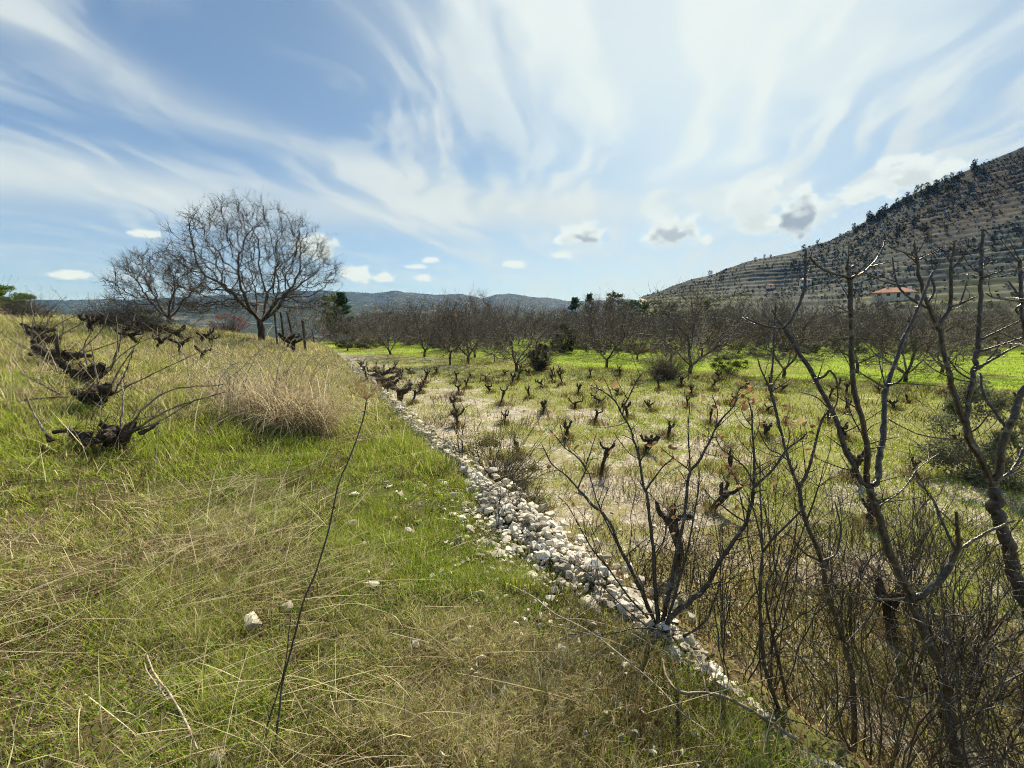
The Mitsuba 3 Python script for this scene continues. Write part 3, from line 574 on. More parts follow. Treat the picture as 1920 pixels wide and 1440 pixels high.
# ------------------------------------------------------------------ saplings and bushes beside the wall (their stems as they grow, in metres: x, y, z, radius)
STEMS = {
 'A': [
  [(2.559,2.045,-1.091,0.0302),(2.521,2.085,-0.847,0.0293),(2.495,2.122,-0.626,0.0284),(2.464,2.155,-0.427,0.0276),(2.401,2.183,-0.261,0.0269),(2.312,2.215,-0.071,0.026),(2.275,2.234,0.042,0.0256),(2.225,2.252,0.153,0.0251),(2.145,2.282,0.332,0.0243),(2.093,2.314,0.524,0.0235),(2.046,2.336,0.653,0.023)],
  [(2.046,2.336,0.653,0.0168),(2.01,2.35,0.692,0.0167),(1.949,2.402,0.854,0.0163),(1.887,2.47,1.072,0.0158),(1.808,2.527,1.251,0.0154),(1.709,2.591,1.458,0.0149),(1.658,2.622,1.556,0.0146)],
  [(1.658,2.622,1.556,0.0081),(1.559,2.593,1.56,0.0071),(1.461,2.566,1.583,0.0061),(1.368,2.54,1.614,0.005),(1.338,2.532,1.626,0.0047)],
  [(1.658,2.622,1.556,0.0114),(1.713,2.624,1.633,0.0107),(1.756,2.629,1.754,0.0098),(1.762,2.635,1.887,0.0089),(1.756,2.641,2.018,0.008)],
  [(1.658,2.622,1.556,0.0065),(1.632,2.652,1.601,0.0055),(1.613,2.689,1.667,0.0041)],
  [(2.046,2.336,0.653,0.0184),(2.014,2.344,0.895,0.0173),(1.964,2.349,1.064,0.0166),(1.904,2.354,1.254,0.0157),(1.869,2.361,1.52,0.0146),(1.841,2.366,1.716,0.0137),(1.828,2.368,1.818,0.0133),(1.805,2.37,1.897,0.0129)],
  [(1.82,2.36,1.829,0.0086),(1.692,2.322,1.847,0.0073),(1.602,2.295,1.877,0.0064),(1.559,2.281,1.905,0.0058),(1.537,2.273,1.925,0.0055)],
  [(1.82,2.359,1.823,0.0101),(1.907,2.396,1.849,0.0091),(1.994,2.441,1.9,0.008),(2.058,2.479,1.951,0.007),(2.11,2.516,2.007,0.0061),(2.141,2.545,2.053,0.0054)],
  [(1.811,2.364,1.857,0.0072),(1.84,2.37,1.894,0.0043)],
  [(1.856,2.35,1.63,0.0044),(1.717,2.287,1.671,0.0034),(1.609,2.236,1.677,0.0028)],
  [(2.046,2.336,0.653,0.0199),(2.114,2.356,0.687,0.0194),(2.15,2.401,0.8,0.0185),(2.194,2.448,0.919,0.0175),(2.263,2.548,1.18,0.0153),(2.346,2.606,1.33,0.014),(2.434,2.666,1.487,0.0126),(2.57,2.741,1.682,0.0108),(2.647,2.786,1.804,0.0096),(2.716,2.828,1.918,0.0086)],
  [(2.234,2.518,1.198,0.008),(2.124,2.473,1.246,0.0062),(2.031,2.435,1.286,0.0047),(1.92,2.387,1.334,0.003)],
  [(2.234,2.518,1.198,0.0064),(2.231,2.547,1.268,0.0052),(2.23,2.598,1.392,0.0032)],
  [(2.247,2.521,1.217,0.0096),(2.288,2.499,1.239,0.007),(2.303,2.482,1.292,0.0047)],
  [(2.372,2.61,1.473,0.0065),(2.267,2.571,1.522,0.0049),(2.141,2.523,1.57,0.0031)],
  [(2.275,2.234,0.042,0.0229),(2.338,2.226,0.058,0.0211),(2.429,2.22,0.16,0.0178),(2.481,2.218,0.307,0.0142),(2.479,2.219,0.399,0.0122),(2.444,2.22,0.555,0.0088)],
  [(2.496,2.234,0.308,0.012),(2.649,2.278,0.367,0.01),(2.778,2.313,0.407,0.0084),(2.953,2.355,0.442,0.0062)],
  [(2.496,2.234,0.308,0.009),(2.503,2.324,0.425,0.0082),(2.502,2.423,0.561,0.0072),(2.464,2.484,0.631,0.0065)],
  [(2.275,2.232,0.03,0.0092),(2.14,2.174,0.061,0.0078),(1.959,2.095,0.114,0.0059),(1.777,2.014,0.19,0.0041)],
  [(2.275,2.235,0.048,0.0061),(2.255,2.304,0.068,0.0055),(2.21,2.403,0.091,0.0045),(2.16,2.511,0.133,0.0034)],
  [(1.772,2.477,1.258,0.0109),(1.808,2.452,1.28,0.0091),(1.825,2.435,1.317,0.0077)],
  [(1.825,2.435,1.317,0.0061),(1.854,2.416,1.264,0.0058),(1.846,2.381,1.152,0.0052),(1.814,2.362,1.095,0.0048),(1.776,2.343,1.038,0.0045)],
  [(1.699,2.577,1.458,0.0064),(1.635,2.543,1.438,0.005),(1.547,2.505,1.447,0.0031)],
  [(1.857,2.43,1.08,0.0046),(1.736,2.398,1.165,0.0037),(1.62,2.367,1.201,0.003)],
  [(2.012,2.344,0.913,0.0045),(2.01,2.455,1.027,0.0039),(2.022,2.562,1.151,0.0032)],
  [(2.101,2.319,0.541,0.0061),(2.315,2.415,0.598,0.0052),(2.488,2.512,0.695,0.0043),(2.7,2.605,0.767,0.0034)],
 ],
 'B': [
  [(4.12,2.804,-1.286,0.056),(3.962,2.862,-0.801,0.0535),(3.81,2.905,-0.443,0.0516),(3.718,2.933,-0.203,0.0503),(3.615,2.974,0.138,0.0485),(3.548,3.003,0.383,0.0472)],
  [(3.548,3.003,0.383,0.0295),(3.462,3.02,0.561,0.0275),(3.391,3.031,0.688,0.0259),(3.315,3.046,0.849,0.0241),(3.205,3.071,1.121,0.021),(3.142,3.093,1.353,0.0184),(3.103,3.106,1.495,0.0169),(3.077,3.111,1.548,0.0163),(3.011,3.122,1.678,0.0147),(2.954,3.134,1.81,0.0132),(2.916,3.147,1.942,0.0118),(2.895,3.157,2.055,0.0105),(2.878,3.166,2.148,0.0095)],
  [(2.89,3.151,2.047,0.0076),(2.79,3.12,2.068,0.0066),(2.682,3.086,2.088,0.0055),(2.596,3.059,2.109,0.0046)],
  [(2.897,3.143,1.998,0.0057),(2.86,3.182,2.058,0.0047),(2.829,3.209,2.1,0.0039)],
  [(2.886,3.153,2.062,0.0076),(2.92,3.16,2.107,0.0062),(2.947,3.168,2.16,0.0048)],
  [(3.022,3.126,1.678,0.0096),(2.936,3.166,1.736,0.0087),(2.865,3.207,1.815,0.0079),(2.844,3.247,1.915,0.0071),(2.852,3.306,2.069,0.006)],
  [(2.874,3.222,1.851,0.0079),(2.757,3.204,1.872,0.0061),(2.612,3.181,1.912,0.0039)],
  [(3.092,3.127,1.548,0.0174),(3.12,3.124,1.609,0.0163),(3.154,3.121,1.693,0.0147),(3.143,3.119,1.828,0.0125),(3.119,3.118,1.95,0.0106),(3.114,3.115,2.067,0.0087),(3.109,3.114,2.139,0.0075)],
  [(3.134,3.098,1.696,0.0095),(3.148,3.048,1.713,0.0081),(3.157,2.997,1.74,0.0066),(3.161,2.957,1.763,0.0054)],
  [(3.15,3.05,1.709,0.0075),(3.21,3.093,1.808,0.006),(3.252,3.126,1.884,0.0048)],
  [(3.015,3.152,1.717,0.0116),(3.09,3.187,1.814,0.0101),(3.092,3.221,1.912,0.0087),(3.111,3.241,1.972,0.0079)],
  [(3.548,3.003,0.383,0.0256),(3.43,3.017,0.595,0.0238),(3.318,3.029,0.785,0.0222),(3.317,3.043,0.989,0.0207),(3.329,3.055,1.163,0.0193),(3.34,3.064,1.298,0.0183),(3.344,3.073,1.427,0.0173),(3.341,3.09,1.677,0.0154),(3.33,3.104,1.886,0.0138),(3.319,3.115,2.049,0.0125),(3.308,3.126,2.217,0.0112)],
  [(3.308,3.089,1.973,0.0075),(3.305,3.036,1.995,0.0053),(3.306,2.991,1.996,0.0036)],
  [(3.308,3.077,1.891,0.0075),(3.31,3.022,1.914,0.0052),(3.313,2.98,1.921,0.0036)],
  [(3.304,3.078,1.898,0.0056),(3.304,3.137,1.919,0.0047),(3.302,3.184,1.931,0.0039)],
  [(3.332,3.062,1.451,0.0095),(3.367,3.028,1.497,0.0084),(3.417,2.981,1.547,0.0069),(3.462,2.932,1.602,0.0054)],
  [(3.328,3.05,1.375,0.0095),(3.394,2.996,1.417,0.0079),(3.48,2.915,1.487,0.0054)],
  [(3.309,3.033,1.262,0.0114),(3.356,3.006,1.303,0.0105),(3.424,2.962,1.382,0.0089),(3.498,2.911,1.458,0.0072)],
  [(3.309,3.031,1.243,0.0095),(3.356,3.021,1.287,0.0083),(3.388,3.014,1.348,0.007),(3.42,3.006,1.416,0.0056)],
  [(3.305,3.031,1.178,0.0076),(3.255,3.077,1.218,0.0067),(3.219,3.155,1.336,0.0051),(3.2,3.209,1.424,0.004)],
  [(3.301,3.029,1.163,0.0057),(3.222,3.077,1.179,0.0052),(3.137,3.137,1.231,0.0046),(3.08,3.191,1.305,0.004)],
  [(3.548,3.003,0.383,0.0315),(3.566,3.001,0.519,0.0298),(3.579,2.997,0.805,0.0264),(3.61,2.993,0.971,0.0244),(3.635,2.989,1.107,0.0227),(3.675,2.984,1.268,0.0206)],
  [(3.335,3.025,0.734,0.0078),(3.095,2.966,0.763,0.0066),(2.863,2.908,0.806,0.0053),(2.683,2.865,0.875,0.0044),(2.556,2.833,0.938,0.0036)],
  [(3.548,3.008,0.414,0.0177),(3.708,3.055,0.458,0.0163),(3.877,3.134,0.598,0.0143),(4.001,3.209,0.745,0.0124)],
  [(3.604,3.017,0.812,0.0136),(3.588,3.085,0.9,0.0122),(3.576,3.185,1.042,0.0101),(3.622,3.276,1.194,0.0082)],
  [(3.323,3.031,0.772,0.0078),(3.358,2.991,0.842,0.0061),(3.375,2.939,0.971,0.0038)],
 ],
 'C': [
  [(2.013,2.149,-0.933,0.0203),(1.999,2.183,-0.65,0.0194),(1.986,2.204,-0.473,0.0189),(1.944,2.223,-0.306,0.0184),(1.894,2.24,-0.165,0.0179),(1.821,2.264,0.044,0.0172),(1.783,2.286,0.231,0.0167),(1.721,2.304,0.383,0.0162),(1.672,2.32,0.521,0.0157),(1.651,2.335,0.647,0.0153)],
  [(1.651,2.335,0.647,0.0122),(1.617,2.399,0.788,0.0116),(1.599,2.463,0.937,0.0109),(1.588,2.515,1.062,0.0103),(1.57,2.567,1.187,0.0098)],
  [(1.57,2.567,1.187,0.0081),(1.528,2.581,1.28,0.0065),(1.495,2.595,1.376,0.0049)],
  [(1.57,2.567,1.187,0.0081),(1.608,2.621,1.341,0.0072),(1.635,2.679,1.509,0.0062),(1.652,2.711,1.601,0.0057),(1.667,2.746,1.705,0.0051)],
  [(1.57,2.567,1.187,0.0065),(1.625,2.579,1.264,0.0047),(1.674,2.588,1.328,0.0032)],
  [(1.654,2.336,0.653,0.0122),(1.687,2.339,0.742,0.0113),(1.713,2.342,0.839,0.0102),(1.741,2.35,1.02,0.0084),(1.776,2.351,1.097,0.0075)],
  [(1.777,2.282,0.227,0.0092),(1.63,2.227,0.315,0.0071),(1.53,2.181,0.426,0.0052),(1.466,2.156,0.464,0.0043)],
  [(1.783,2.282,0.227,0.0092),(1.883,2.315,0.247,0.0083),(1.94,2.361,0.322,0.0073),(1.964,2.397,0.387,0.0065),(1.966,2.466,0.509,0.0049)],
  [(1.622,2.406,0.785,0.0062),(1.546,2.388,0.837,0.0054),(1.47,2.369,0.874,0.0046),(1.374,2.338,1.008,0.003)],
  [(1.922,2.233,-0.238,0.0062),(1.829,2.2,-0.177,0.0054),(1.725,2.146,-0.003,0.0039),(1.653,2.105,0.123,0.0029)],
  [(1.938,2.228,-0.269,0.0062),(2.058,2.29,-0.215,0.0049),(2.21,2.37,-0.134,0.0032)],
 ],
 'D': [
  [(1.363,1.747,-0.578,0.0141),(1.359,1.77,-0.486,0.0137),(1.325,1.807,-0.34,0.013),(1.259,1.857,-0.147,0.0121),(1.235,1.901,0.035,0.0112),(1.242,1.956,0.256,0.0103),(1.263,2.001,0.445,0.0094)],
  [(1.263,2.001,0.445,0.0067),(1.253,2.038,0.555,0.0057),(1.239,2.063,0.629,0.005),(1.21,2.093,0.717,0.0041)],
  [(1.263,2.001,0.445,0.0081),(1.3,1.986,0.525,0.0073),(1.348,1.968,0.605,0.0064),(1.393,1.95,0.682,0.0055),(1.414,1.941,0.719,0.0051)],
  [(1.263,2.001,0.445,0.0067),(1.28,2.055,0.546,0.0061),(1.3,2.116,0.663,0.0055),(1.334,2.215,0.862,0.0043)],
  [(1.522,1.798,-0.58,0.0118),(1.439,1.823,-0.488,0.0111),(1.384,1.865,-0.32,0.0101),(1.343,1.919,-0.099,0.0088),(1.302,1.974,0.126,0.0075),(1.3,2.004,0.253,0.0067),(1.356,2.029,0.355,0.0061),(1.38,2.054,0.459,0.0055)],
  [(1.263,1.862,-0.151,0.0052),(1.224,1.904,-0.056,0.0046),(1.149,1.955,0.05,0.0037),(1.1,2.013,0.187,0.0028)],
 ],
 'E': [
  [(0.876,2.262,-0.315,0.0189),(0.873,2.278,-0.275,0.0186),(0.831,2.337,-0.135,0.0176),(0.749,2.414,0.049,0.0162),(0.671,2.477,0.199,0.015),(0.606,2.538,0.352,0.0138),(0.511,2.58,0.44,0.0129),(0.423,2.62,0.527,0.012)],
  [(0.423,2.62,0.527,0.0086),(0.346,2.65,0.61,0.0075),(0.264,2.673,0.666,0.0065),(0.227,2.694,0.732,0.0058),(0.203,2.708,0.778,0.0052)],
  [(0.423,2.62,0.527,0.0086),(0.456,2.646,0.593,0.008),(0.476,2.668,0.65,0.0074),(0.42,2.698,0.719,0.0066),(0.355,2.721,0.763,0.006),(0.294,2.75,0.831,0.0051),(0.242,2.776,0.89,0.0045)],
  [(0.48,2.688,0.643,0.007),(0.507,2.699,0.719,0.0058),(0.528,2.709,0.785,0.0048),(0.556,2.722,0.871,0.0035)],
  [(0.356,2.754,0.749,0.0053),(0.338,2.769,0.844,0.0038),(0.321,2.779,0.914,0.0027)],
  [(0.682,2.517,0.176,0.0084),(0.62,2.589,0.29,0.0072),(0.562,2.666,0.42,0.0059),(0.52,2.75,0.572,0.0044),(0.471,2.788,0.634,0.0036)],
  [(0.876,2.269,-0.268,0.0205),(0.867,2.32,-0.122,0.0191),(0.866,2.422,0.178,0.0162),(0.854,2.481,0.356,0.0145),(0.841,2.538,0.529,0.0128),(0.823,2.553,0.572,0.0124),(0.808,2.604,0.729,0.0109),(0.782,2.636,0.828,0.0099),(0.756,2.665,0.918,0.009),(0.712,2.693,0.999,0.0081),(0.658,2.725,1.091,0.007),(0.585,2.747,1.144,0.0062),(0.5,2.77,1.19,0.0052)],
  [(0.712,2.691,1,0.0086),(0.722,2.699,1.058,0.0078),(0.749,2.706,1.102,0.007),(0.777,2.715,1.16,0.0061),(0.798,2.722,1.207,0.0054),(0.846,2.731,1.272,0.0043)],
  [(0.831,2.523,0.556,0.0083),(0.882,2.518,0.641,0.0071),(0.929,2.513,0.715,0.006),(0.962,2.509,0.747,0.0054),(0.985,2.507,0.782,0.0049)],
  [(0.807,2.6,0.73,0.0051),(0.751,2.635,0.758,0.0043),(0.694,2.691,0.83,0.0033),(0.665,2.723,0.875,0.0026)],
  [(0.81,2.598,0.717,0.0084),(0.861,2.608,0.784,0.0062),(0.928,2.619,0.86,0.0034)],
  [(0.66,2.735,1.089,0.0052),(0.628,2.758,1.17,0.0038),(0.595,2.777,1.238,0.0026)],
  [(0.882,2.269,-0.268,0.0205),(0.904,2.306,-0.14,0.0193),(0.932,2.336,-0.04,0.0183),(0.962,2.364,0.056,0.0174),(1.024,2.435,0.3,0.0151),(1.061,2.474,0.436,0.0138),(1.086,2.519,0.596,0.0123),(1.106,2.541,0.674,0.0116)],
  [(1.106,2.541,0.674,0.0066),(1.059,2.561,0.712,0.0057),(0.998,2.584,0.756,0.0047),(0.959,2.6,0.786,0.0039),(0.932,2.612,0.814,0.0034)],
  [(1.106,2.541,0.674,0.0116),(1.157,2.544,0.735,0.0108),(1.203,2.55,0.826,0.0097),(1.233,2.554,0.886,0.009),(1.254,2.558,0.946,0.0084),(1.303,2.562,1.018,0.0075),(1.347,2.564,1.065,0.0068),(1.37,2.567,1.117,0.0062),(1.387,2.572,1.183,0.0056),(1.443,2.571,1.216,0.0049)],
  [(1.106,2.541,0.674,0.0083),(1.111,2.583,0.774,0.007),(1.121,2.647,0.93,0.0051),(1.148,2.699,1.058,0.0034)],
  [(1.242,2.532,0.952,0.0065),(1.263,2.572,1.05,0.0049),(1.242,2.611,1.143,0.0033)],
  [(0.888,2.27,-0.262,0.0236),(0.925,2.269,-0.126,0.0223),(1.008,2.263,-0.039,0.0211),(1.084,2.257,0.036,0.02),(1.133,2.254,0.118,0.0191),(1.163,2.253,0.202,0.0183),(1.241,2.248,0.345,0.0167),(1.303,2.244,0.481,0.0152),(1.326,2.242,0.586,0.0142),(1.334,2.24,0.692,0.0132)],
  [(1.334,2.24,0.692,0.0103),(1.343,2.28,0.847,0.0084),(1.343,2.321,1.006,0.0065),(1.34,2.344,1.099,0.0054),(1.326,2.363,1.171,0.0045)],
  [(1.334,2.24,0.692,0.0103),(1.382,2.239,0.741,0.0095),(1.429,2.239,0.794,0.0087),(1.492,2.24,0.902,0.0074),(1.557,2.237,0.962,0.0064),(1.596,2.236,1.004,0.0058)],
  [(1.334,2.24,0.692,0.0073),(1.3,2.268,0.783,0.0061),(1.241,2.288,0.838,0.0051),(1.171,2.31,0.892,0.004),(1.14,2.332,0.963,0.003)],
  [(1.284,2.212,0.503,0.0073),(1.226,2.23,0.535,0.0063),(1.16,2.254,0.587,0.0049),(1.106,2.272,0.626,0.0038),(1.08,2.287,0.667,0.003)],
  [(1.284,2.212,0.503,0.0059),(1.294,2.282,0.59,0.0049),(1.295,2.358,0.686,0.0038),(1.281,2.399,0.736,0.0031)],
  [(1.481,2.222,0.907,0.0043),(1.512,2.262,0.997,0.0036),(1.498,2.298,1.078,0.0029)],
  [(1.35,2.338,1.008,0.0045),(1.305,2.347,1.067,0.0033),(1.284,2.356,1.127,0.0022)],
  [(0.914,2.285,-0.159,0.0126),(0.997,2.365,0.011,0.011),(1.086,2.455,0.212,0.0091),(1.138,2.525,0.376,0.0076),(1.185,2.586,0.52,0.0063),(1.21,2.638,0.65,0.0052)],
  [(0.797,2.27,-0.126,0.0094),(0.693,2.305,-0.018,0.0083),(0.572,2.352,0.14,0.0069),(0.504,2.375,0.212,0.0062),(0.455,2.395,0.283,0.0055),(0.387,2.43,0.405,0.0045),(0.33,2.456,0.496,0.0038),(0.276,2.471,0.541,0.0032)],
  [(0.458,2.411,0.275,0.0048),(0.437,2.434,0.369,0.0037),(0.445,2.461,0.476,0.0024)],
  [(0.891,2.253,-0.241,0.0109),(0.963,2.24,-0.227,0.0099),(1.02,2.231,-0.199,0.0091),(1.113,2.22,-0.098,0.0074),(1.147,2.214,0.029,0.0059),(1.17,2.21,0.147,0.0045)],
  [(0.845,2.215,-0.155,0.0061),(0.693,2.18,-0.121,0.0052),(0.533,2.136,-0.122,0.0043),(0.29,2.075,-0.074,0.0029)],
  [(0.844,2.255,-0.222,0.0062),(0.634,2.315,-0.06,0.0049),(0.48,2.364,0.081,0.0039),(0.323,2.399,0.164,0.003),(0.195,2.415,0.171,0.0024)],
  [(0.826,2.321,-0.123,0.0048),(0.786,2.358,0.015,0.004),(0.711,2.406,0.194,0.0031),(0.731,2.437,0.316,0.0024)],
  [(0.864,2.417,0.181,0.0049),(0.909,2.387,0.308,0.0036),(0.906,2.357,0.458,0.0023)],
 ],
 'F': [
  [(3.624,2.206,-1.227,0.0162),(3.273,2.43,0.659,0.0122),(3.16,2.481,1.101,0.0112),(3.053,2.518,1.415,0.0105),(3.008,2.54,1.601,0.0101),(2.988,2.561,1.787,0.0097),(2.972,2.582,1.96,0.0094)],
  [(2.991,2.544,1.706,0.0078),(2.886,2.513,1.714,0.0068),(2.745,2.472,1.727,0.0053),(2.664,2.449,1.75,0.0045)],
  [(2.984,2.546,1.725,0.0078),(3.004,2.613,1.791,0.0062),(3.016,2.665,1.842,0.0049)],
  [(2.991,2.542,1.694,0.0094),(2.953,2.537,1.663,0.0076),(2.975,2.533,1.632,0.0062)],
 ],
 'G': [
  [(-0.014,2.586,-0.123,0.0088),(0.136,2.479,-0.14,0.0083),(0.262,2.316,-0.137,0.0076),(0.438,2.154,-0.123,0.0069),(0.561,1.972,-0.111,0.0062),(0.685,1.811,-0.124,0.0055),(0.756,1.67,-0.13,0.005),(0.865,1.568,-0.154,0.0046)],
  [(0.262,2.316,-0.168,0.0064),(0.441,2.273,-0.142,0.0054),(0.66,2.152,-0.128,0.004),(0.827,2.069,-0.185,0.0029)],
 ],
 'H': [
  [(0.801,2.03,-0.188,0.0114),(0.769,1.87,-0.151,0.0115),(0.795,1.77,-0.133,0.0117),(0.927,1.768,-0.132,0.0127),(1.049,1.725,-0.147,0.0136),(1.152,1.663,-0.173,0.0143),(1.256,1.599,-0.212,0.0151)],
  [(0.927,1.768,-0.179,0.0101),(0.963,1.948,-0.15,0.0075),(0.986,2.067,-0.2,0.0058)],
 ],
 'I': [
  [(-1.566,1.638,0.179,0.0046),(-1.43,1.517,0.199,0.005),(-1.312,1.433,0.203,0.0056),(-1.199,1.353,0.192,0.0059),(-1.116,1.29,0.158,0.0063),(-1.082,1.267,0.139,0.0065)],
  [(-1.541,1.597,0.176,0.0034),(-1.434,1.496,0.219,0.0037),(-1.312,1.433,0.161,0.0041)],
 ],
 'U': [
  [(-0.851,1.293,-0.034,0.0052),(-0.852,1.314,0.006,0.0052),(-0.866,1.38,0.135,0.005),(-0.869,1.436,0.249,0.0049),(-0.85,1.494,0.37,0.0048),(-0.827,1.556,0.505,0.0046),(-0.796,1.594,0.585,0.0045),(-0.761,1.661,0.739,0.0043),(-0.736,1.735,0.918,0.004),(-0.702,1.774,1.009,0.0039),(-0.658,1.834,1.16,0.0037),(-0.648,1.869,1.249,0.0036)],
  [(-0.949,1.324,-0.028,0.0048),(-0.922,1.356,0.058,0.0043),(-0.897,1.392,0.156,0.0038),(-0.864,1.44,0.289,0.003),(-0.858,1.485,0.421,0.0023),(-0.856,1.498,0.459,0.0021)],
 ],
}
def stem_mesh(g, pts, spur=6, sides=8, bump=.22):
    p = np.array(pts)
    ln = np.linalg.norm(np.diff(p[:, :3], axis=0), axis=1).sum()
    K = int(np.clip(ln / .022, 8, 90))
    q = catmull(p, K)
    r = np.maximum(q[:, 3], .0012)
    w = g.normal(size=(K, 3)); w = (w + np.roll(w, 1, 0) + np.roll(w, -1, 0)) / 3
    q[1:-1, :3] += w[1:-1] * r[1:-1, None] * .35
    nod = np.zeros(K); nod[::max(2, int(.06 / max(ln / K, 1e-3)))] = 1
    bump *= float(np.clip(.012 / r.max(), .25, 1))
    nod *= g.uniform(size=K) < .7
    r = r * (1 + bump * nod * g.uniform(.2, 1.4, K) + .05 * g.normal(size=K))
    r[-1] *= .5
    ms = [tubes(q[None, :, :3], r[None], sides)]
    n = int(spur * ln / .3)
    if n:
        at = g.integers(1, K - 1, n)
        t = norm(q[np.minimum(at + 1, K - 1), :3] - q[at - 1, :3])
        d = norm(t * .5 + rnd_dir(g, n) * .9 + L(0, 0, .25))
        ln2 = g.uniform(.006, .03, n) + (g.uniform(size=n) < .30) * g.uniform(.03, .20, n)
        m, P = twigs(g, q[at, :3], d, ln2, np.minimum(r[at] * .55, .0042), K=4, curl=.5, sides=4)
        ms.append(m)
    return join(ms)
def shrub_from(key, name, lb, cat, group=None, bark='shoot_bark', part='branch', first='trunk', spur=6, thin=.8):
    k = new(name); tag(k, lb, cat, group)
    for i, pts in enumerate(STEMS[key]):
        pts = [(*q[:3], q[3] * thin) for q in pts]
        g = np.random.default_rng(700 + i + 37 * ord(key))
        w = max(q[3] for q in pts)
        n = first if i == 0 else part
        pk = f'{k}__{n}'
        j = 1
        while pk in scene: pk = f'{k}__{n}_{j:03d}'; j += 1
        scene[pk] = mikit.ply(stem_mesh(g, pts, spur, 10 if w > .015 else 7), bark, smooth=True)
    return k
shrub_from('A', 'sapling', 'leafless sapling whose slanting dark trunk forks into tall stems, one with antler like tips', 'sapling')
shrub_from('B', 'sapling', 'grey barked leafless sapling leaning in from the frame edge with the tallest straight stem', 'sapling')
shrub_from('C', 'sapling', 'thin crooked sapling between the wall end bush and the forked dark sapling', 'sapling', thin=.7)
shrub_from('D', 'sapling', 'slim dark double shoot rising straight from the wall stones', 'sapling', thin=.7)
shrub_from('F', 'sapling', 'single leafless shoot with a three pronged tip at the very edge of the frame', 'sapling')
BUSH = shrub_from('E', 'leafless_bush', 'many stemmed leafless bush at the near end of the white stones, withered orange leaves', 'bush', part='stem', first='stem', spur=13, thin=.66)
# withered leaves held on the bush: tip positions of its thin stems
def dry_leaf(g, s):
    """A curled dry leaf with a stalk."""
    u, v = np.meshgrid(np.linspace(0, 1, 6), np.linspace(-1, 1, 5), indexing='ij')
    w = np.sin(np.pi * np.clip(u * .92 + .06, 0, 1)) ** .8 * .38 * (1 + .12 * np.sin(9 * u))
    X, Y = u, v * w
    Z = .35 * g.uniform(.4, 1.3) * v * v * w + .22 * g.uniform(-1, 1) * u * u + .04 * np.sin(7 * u + 3 * v)
    m = grid_mesh(X * s, Y * s, Z * s)
    st_ = tubes(np.array([[[-.35 * s, 0, .1 * s], [-.15 * s, 0, .03 * s], [.1 * s, 0, 0]]]), np.array([[.0012, .001, .0008]]), 3)
    return join([(m[0], np.vstack([m[1][:, [0, 1, 2]], m[1][:, [0, 2, 3]]])), st_])
for i, c in enumerate([(.36, .22, .11), (.30, .17, .085), (.44, .31, .17), (.24, .14, .085)]):
    scene[f'dry_leaf_{i}'] = {'type': 'principledthin', 'base_color': {'type': 'rgb', 'value': list(c)}, 'roughness': .6, 'diff_trans': .8, 'eta': 1.3}
g = rng_(900)
protos = [mikit.ply(dry_leaf(g, 1.0), f'dry_leaf_{i % 4}', smooth=True) for i in range(8)]
tips = []
for pts in STEMS['E']:
    if pts[-1][2] > .35: tips += [(L(*pts[-1][:3]), 1.0), (L(*pts[-2][:3]), .35)]
n = 0
wgt = np.array([t[1] * (3.0 if t[0][0] > 1.15 and t[0][2] > .7 else 1) for t in tips]); wgt /= wgt.sum()
for i in range(150):
    t = tips[int(g.choice(len(tips), p=wgt))][0]
    p = t + g.normal(size=3) * L(.05, .05, .045) - L(0, 0, .02)
    m = T().translate([float(v) for v in p]).rotate([float(v) for v in rnd_dir(g, 1)[0]], float(g.uniform(0, 360))).scale(float(g.uniform(.022, .045)))
    scene[BUSH + '__dry_leaf' + (f'_{i:03d}' if i else '')] = {**protos[int(g.integers(8))], 'to_world': m}
# sticks on the ground and the dry umbel
def stick(key, name, lb, cat, bark):
    k = new(name); tag(k, lb, cat)
    for i, pts in enumerate(STEMS[key]):
        pts = [(*q[:3], q[3] * (.55 if key == 'H' else .6)) for q in pts]
        gg = np.random.default_rng(820 + i)
        scene[f'{k}__' + ('stem' if i == 0 else 'side_twig' + (f'_{i - 1:03d}' if i > 1 else ''))] = mikit.ply(stem_mesh(gg, pts, 4, 7), bark, smooth=True)
stick('G', 'fallen_branch', 'long pale forked twig lying across the grass in front of the wall end bush', 'branch', 'dead_stick')
stick('H', 'fallen_branch', 'crooked dead branch lying along the stones under the bush', 'branch', 'cane_bark')
stick('I', 'fallen_branch', 'bare pale forked stick poking from the straw at the bottom edge', 'branch', 'dead_stick')
k = new('dry_umbel_plant'); tag(k, 'tall thin dark stalk with a dry brown umbel head crossing the foreground grass'.replace('foreground ', 'nearest '), 'plant')
g = np.random.default_rng(850)
for i, pts in enumerate(STEMS['U']):
    pts = [(*q[:3], q[3] * .72) for q in pts]
    scene[f'{k}__stalk' + (f'_{i:03d}' if i else '')] = mikit.ply(stem_mesh(g, pts, 1, 7, .15), 'shoot_bark', smooth=True)
c = L(*STEMS['U'][0][-1][:3]); n = 70
d = norm(rnd_dir(g, n) * L(1, 1, .35) + L(0, 0, .75))
m1, P = twigs(g, np.repeat(c[None], n, 0), d, g.uniform(.045, .075, n), .0010, K=5, curl=.35)
j = np.repeat(np.arange(n), 5); d2 = norm(d[j] + rnd_dir(g, len(j)) * .6 + L(0, 0, .3))
m2, P2 = twigs(g, P[j, -1], d2, g.uniform(.008, .018, len(j)), .0011, K=3)
scene['umbel_straw'] = two(principled([.46, .34, .20], .8))
scene[f'{k}__seed_head'] = mikit.ply(join([m1, m2]), 'umbel_straw', smooth=True); labels[f'{k}__seed_head'] = {'label': 'dry brown umbel like a small brush'}

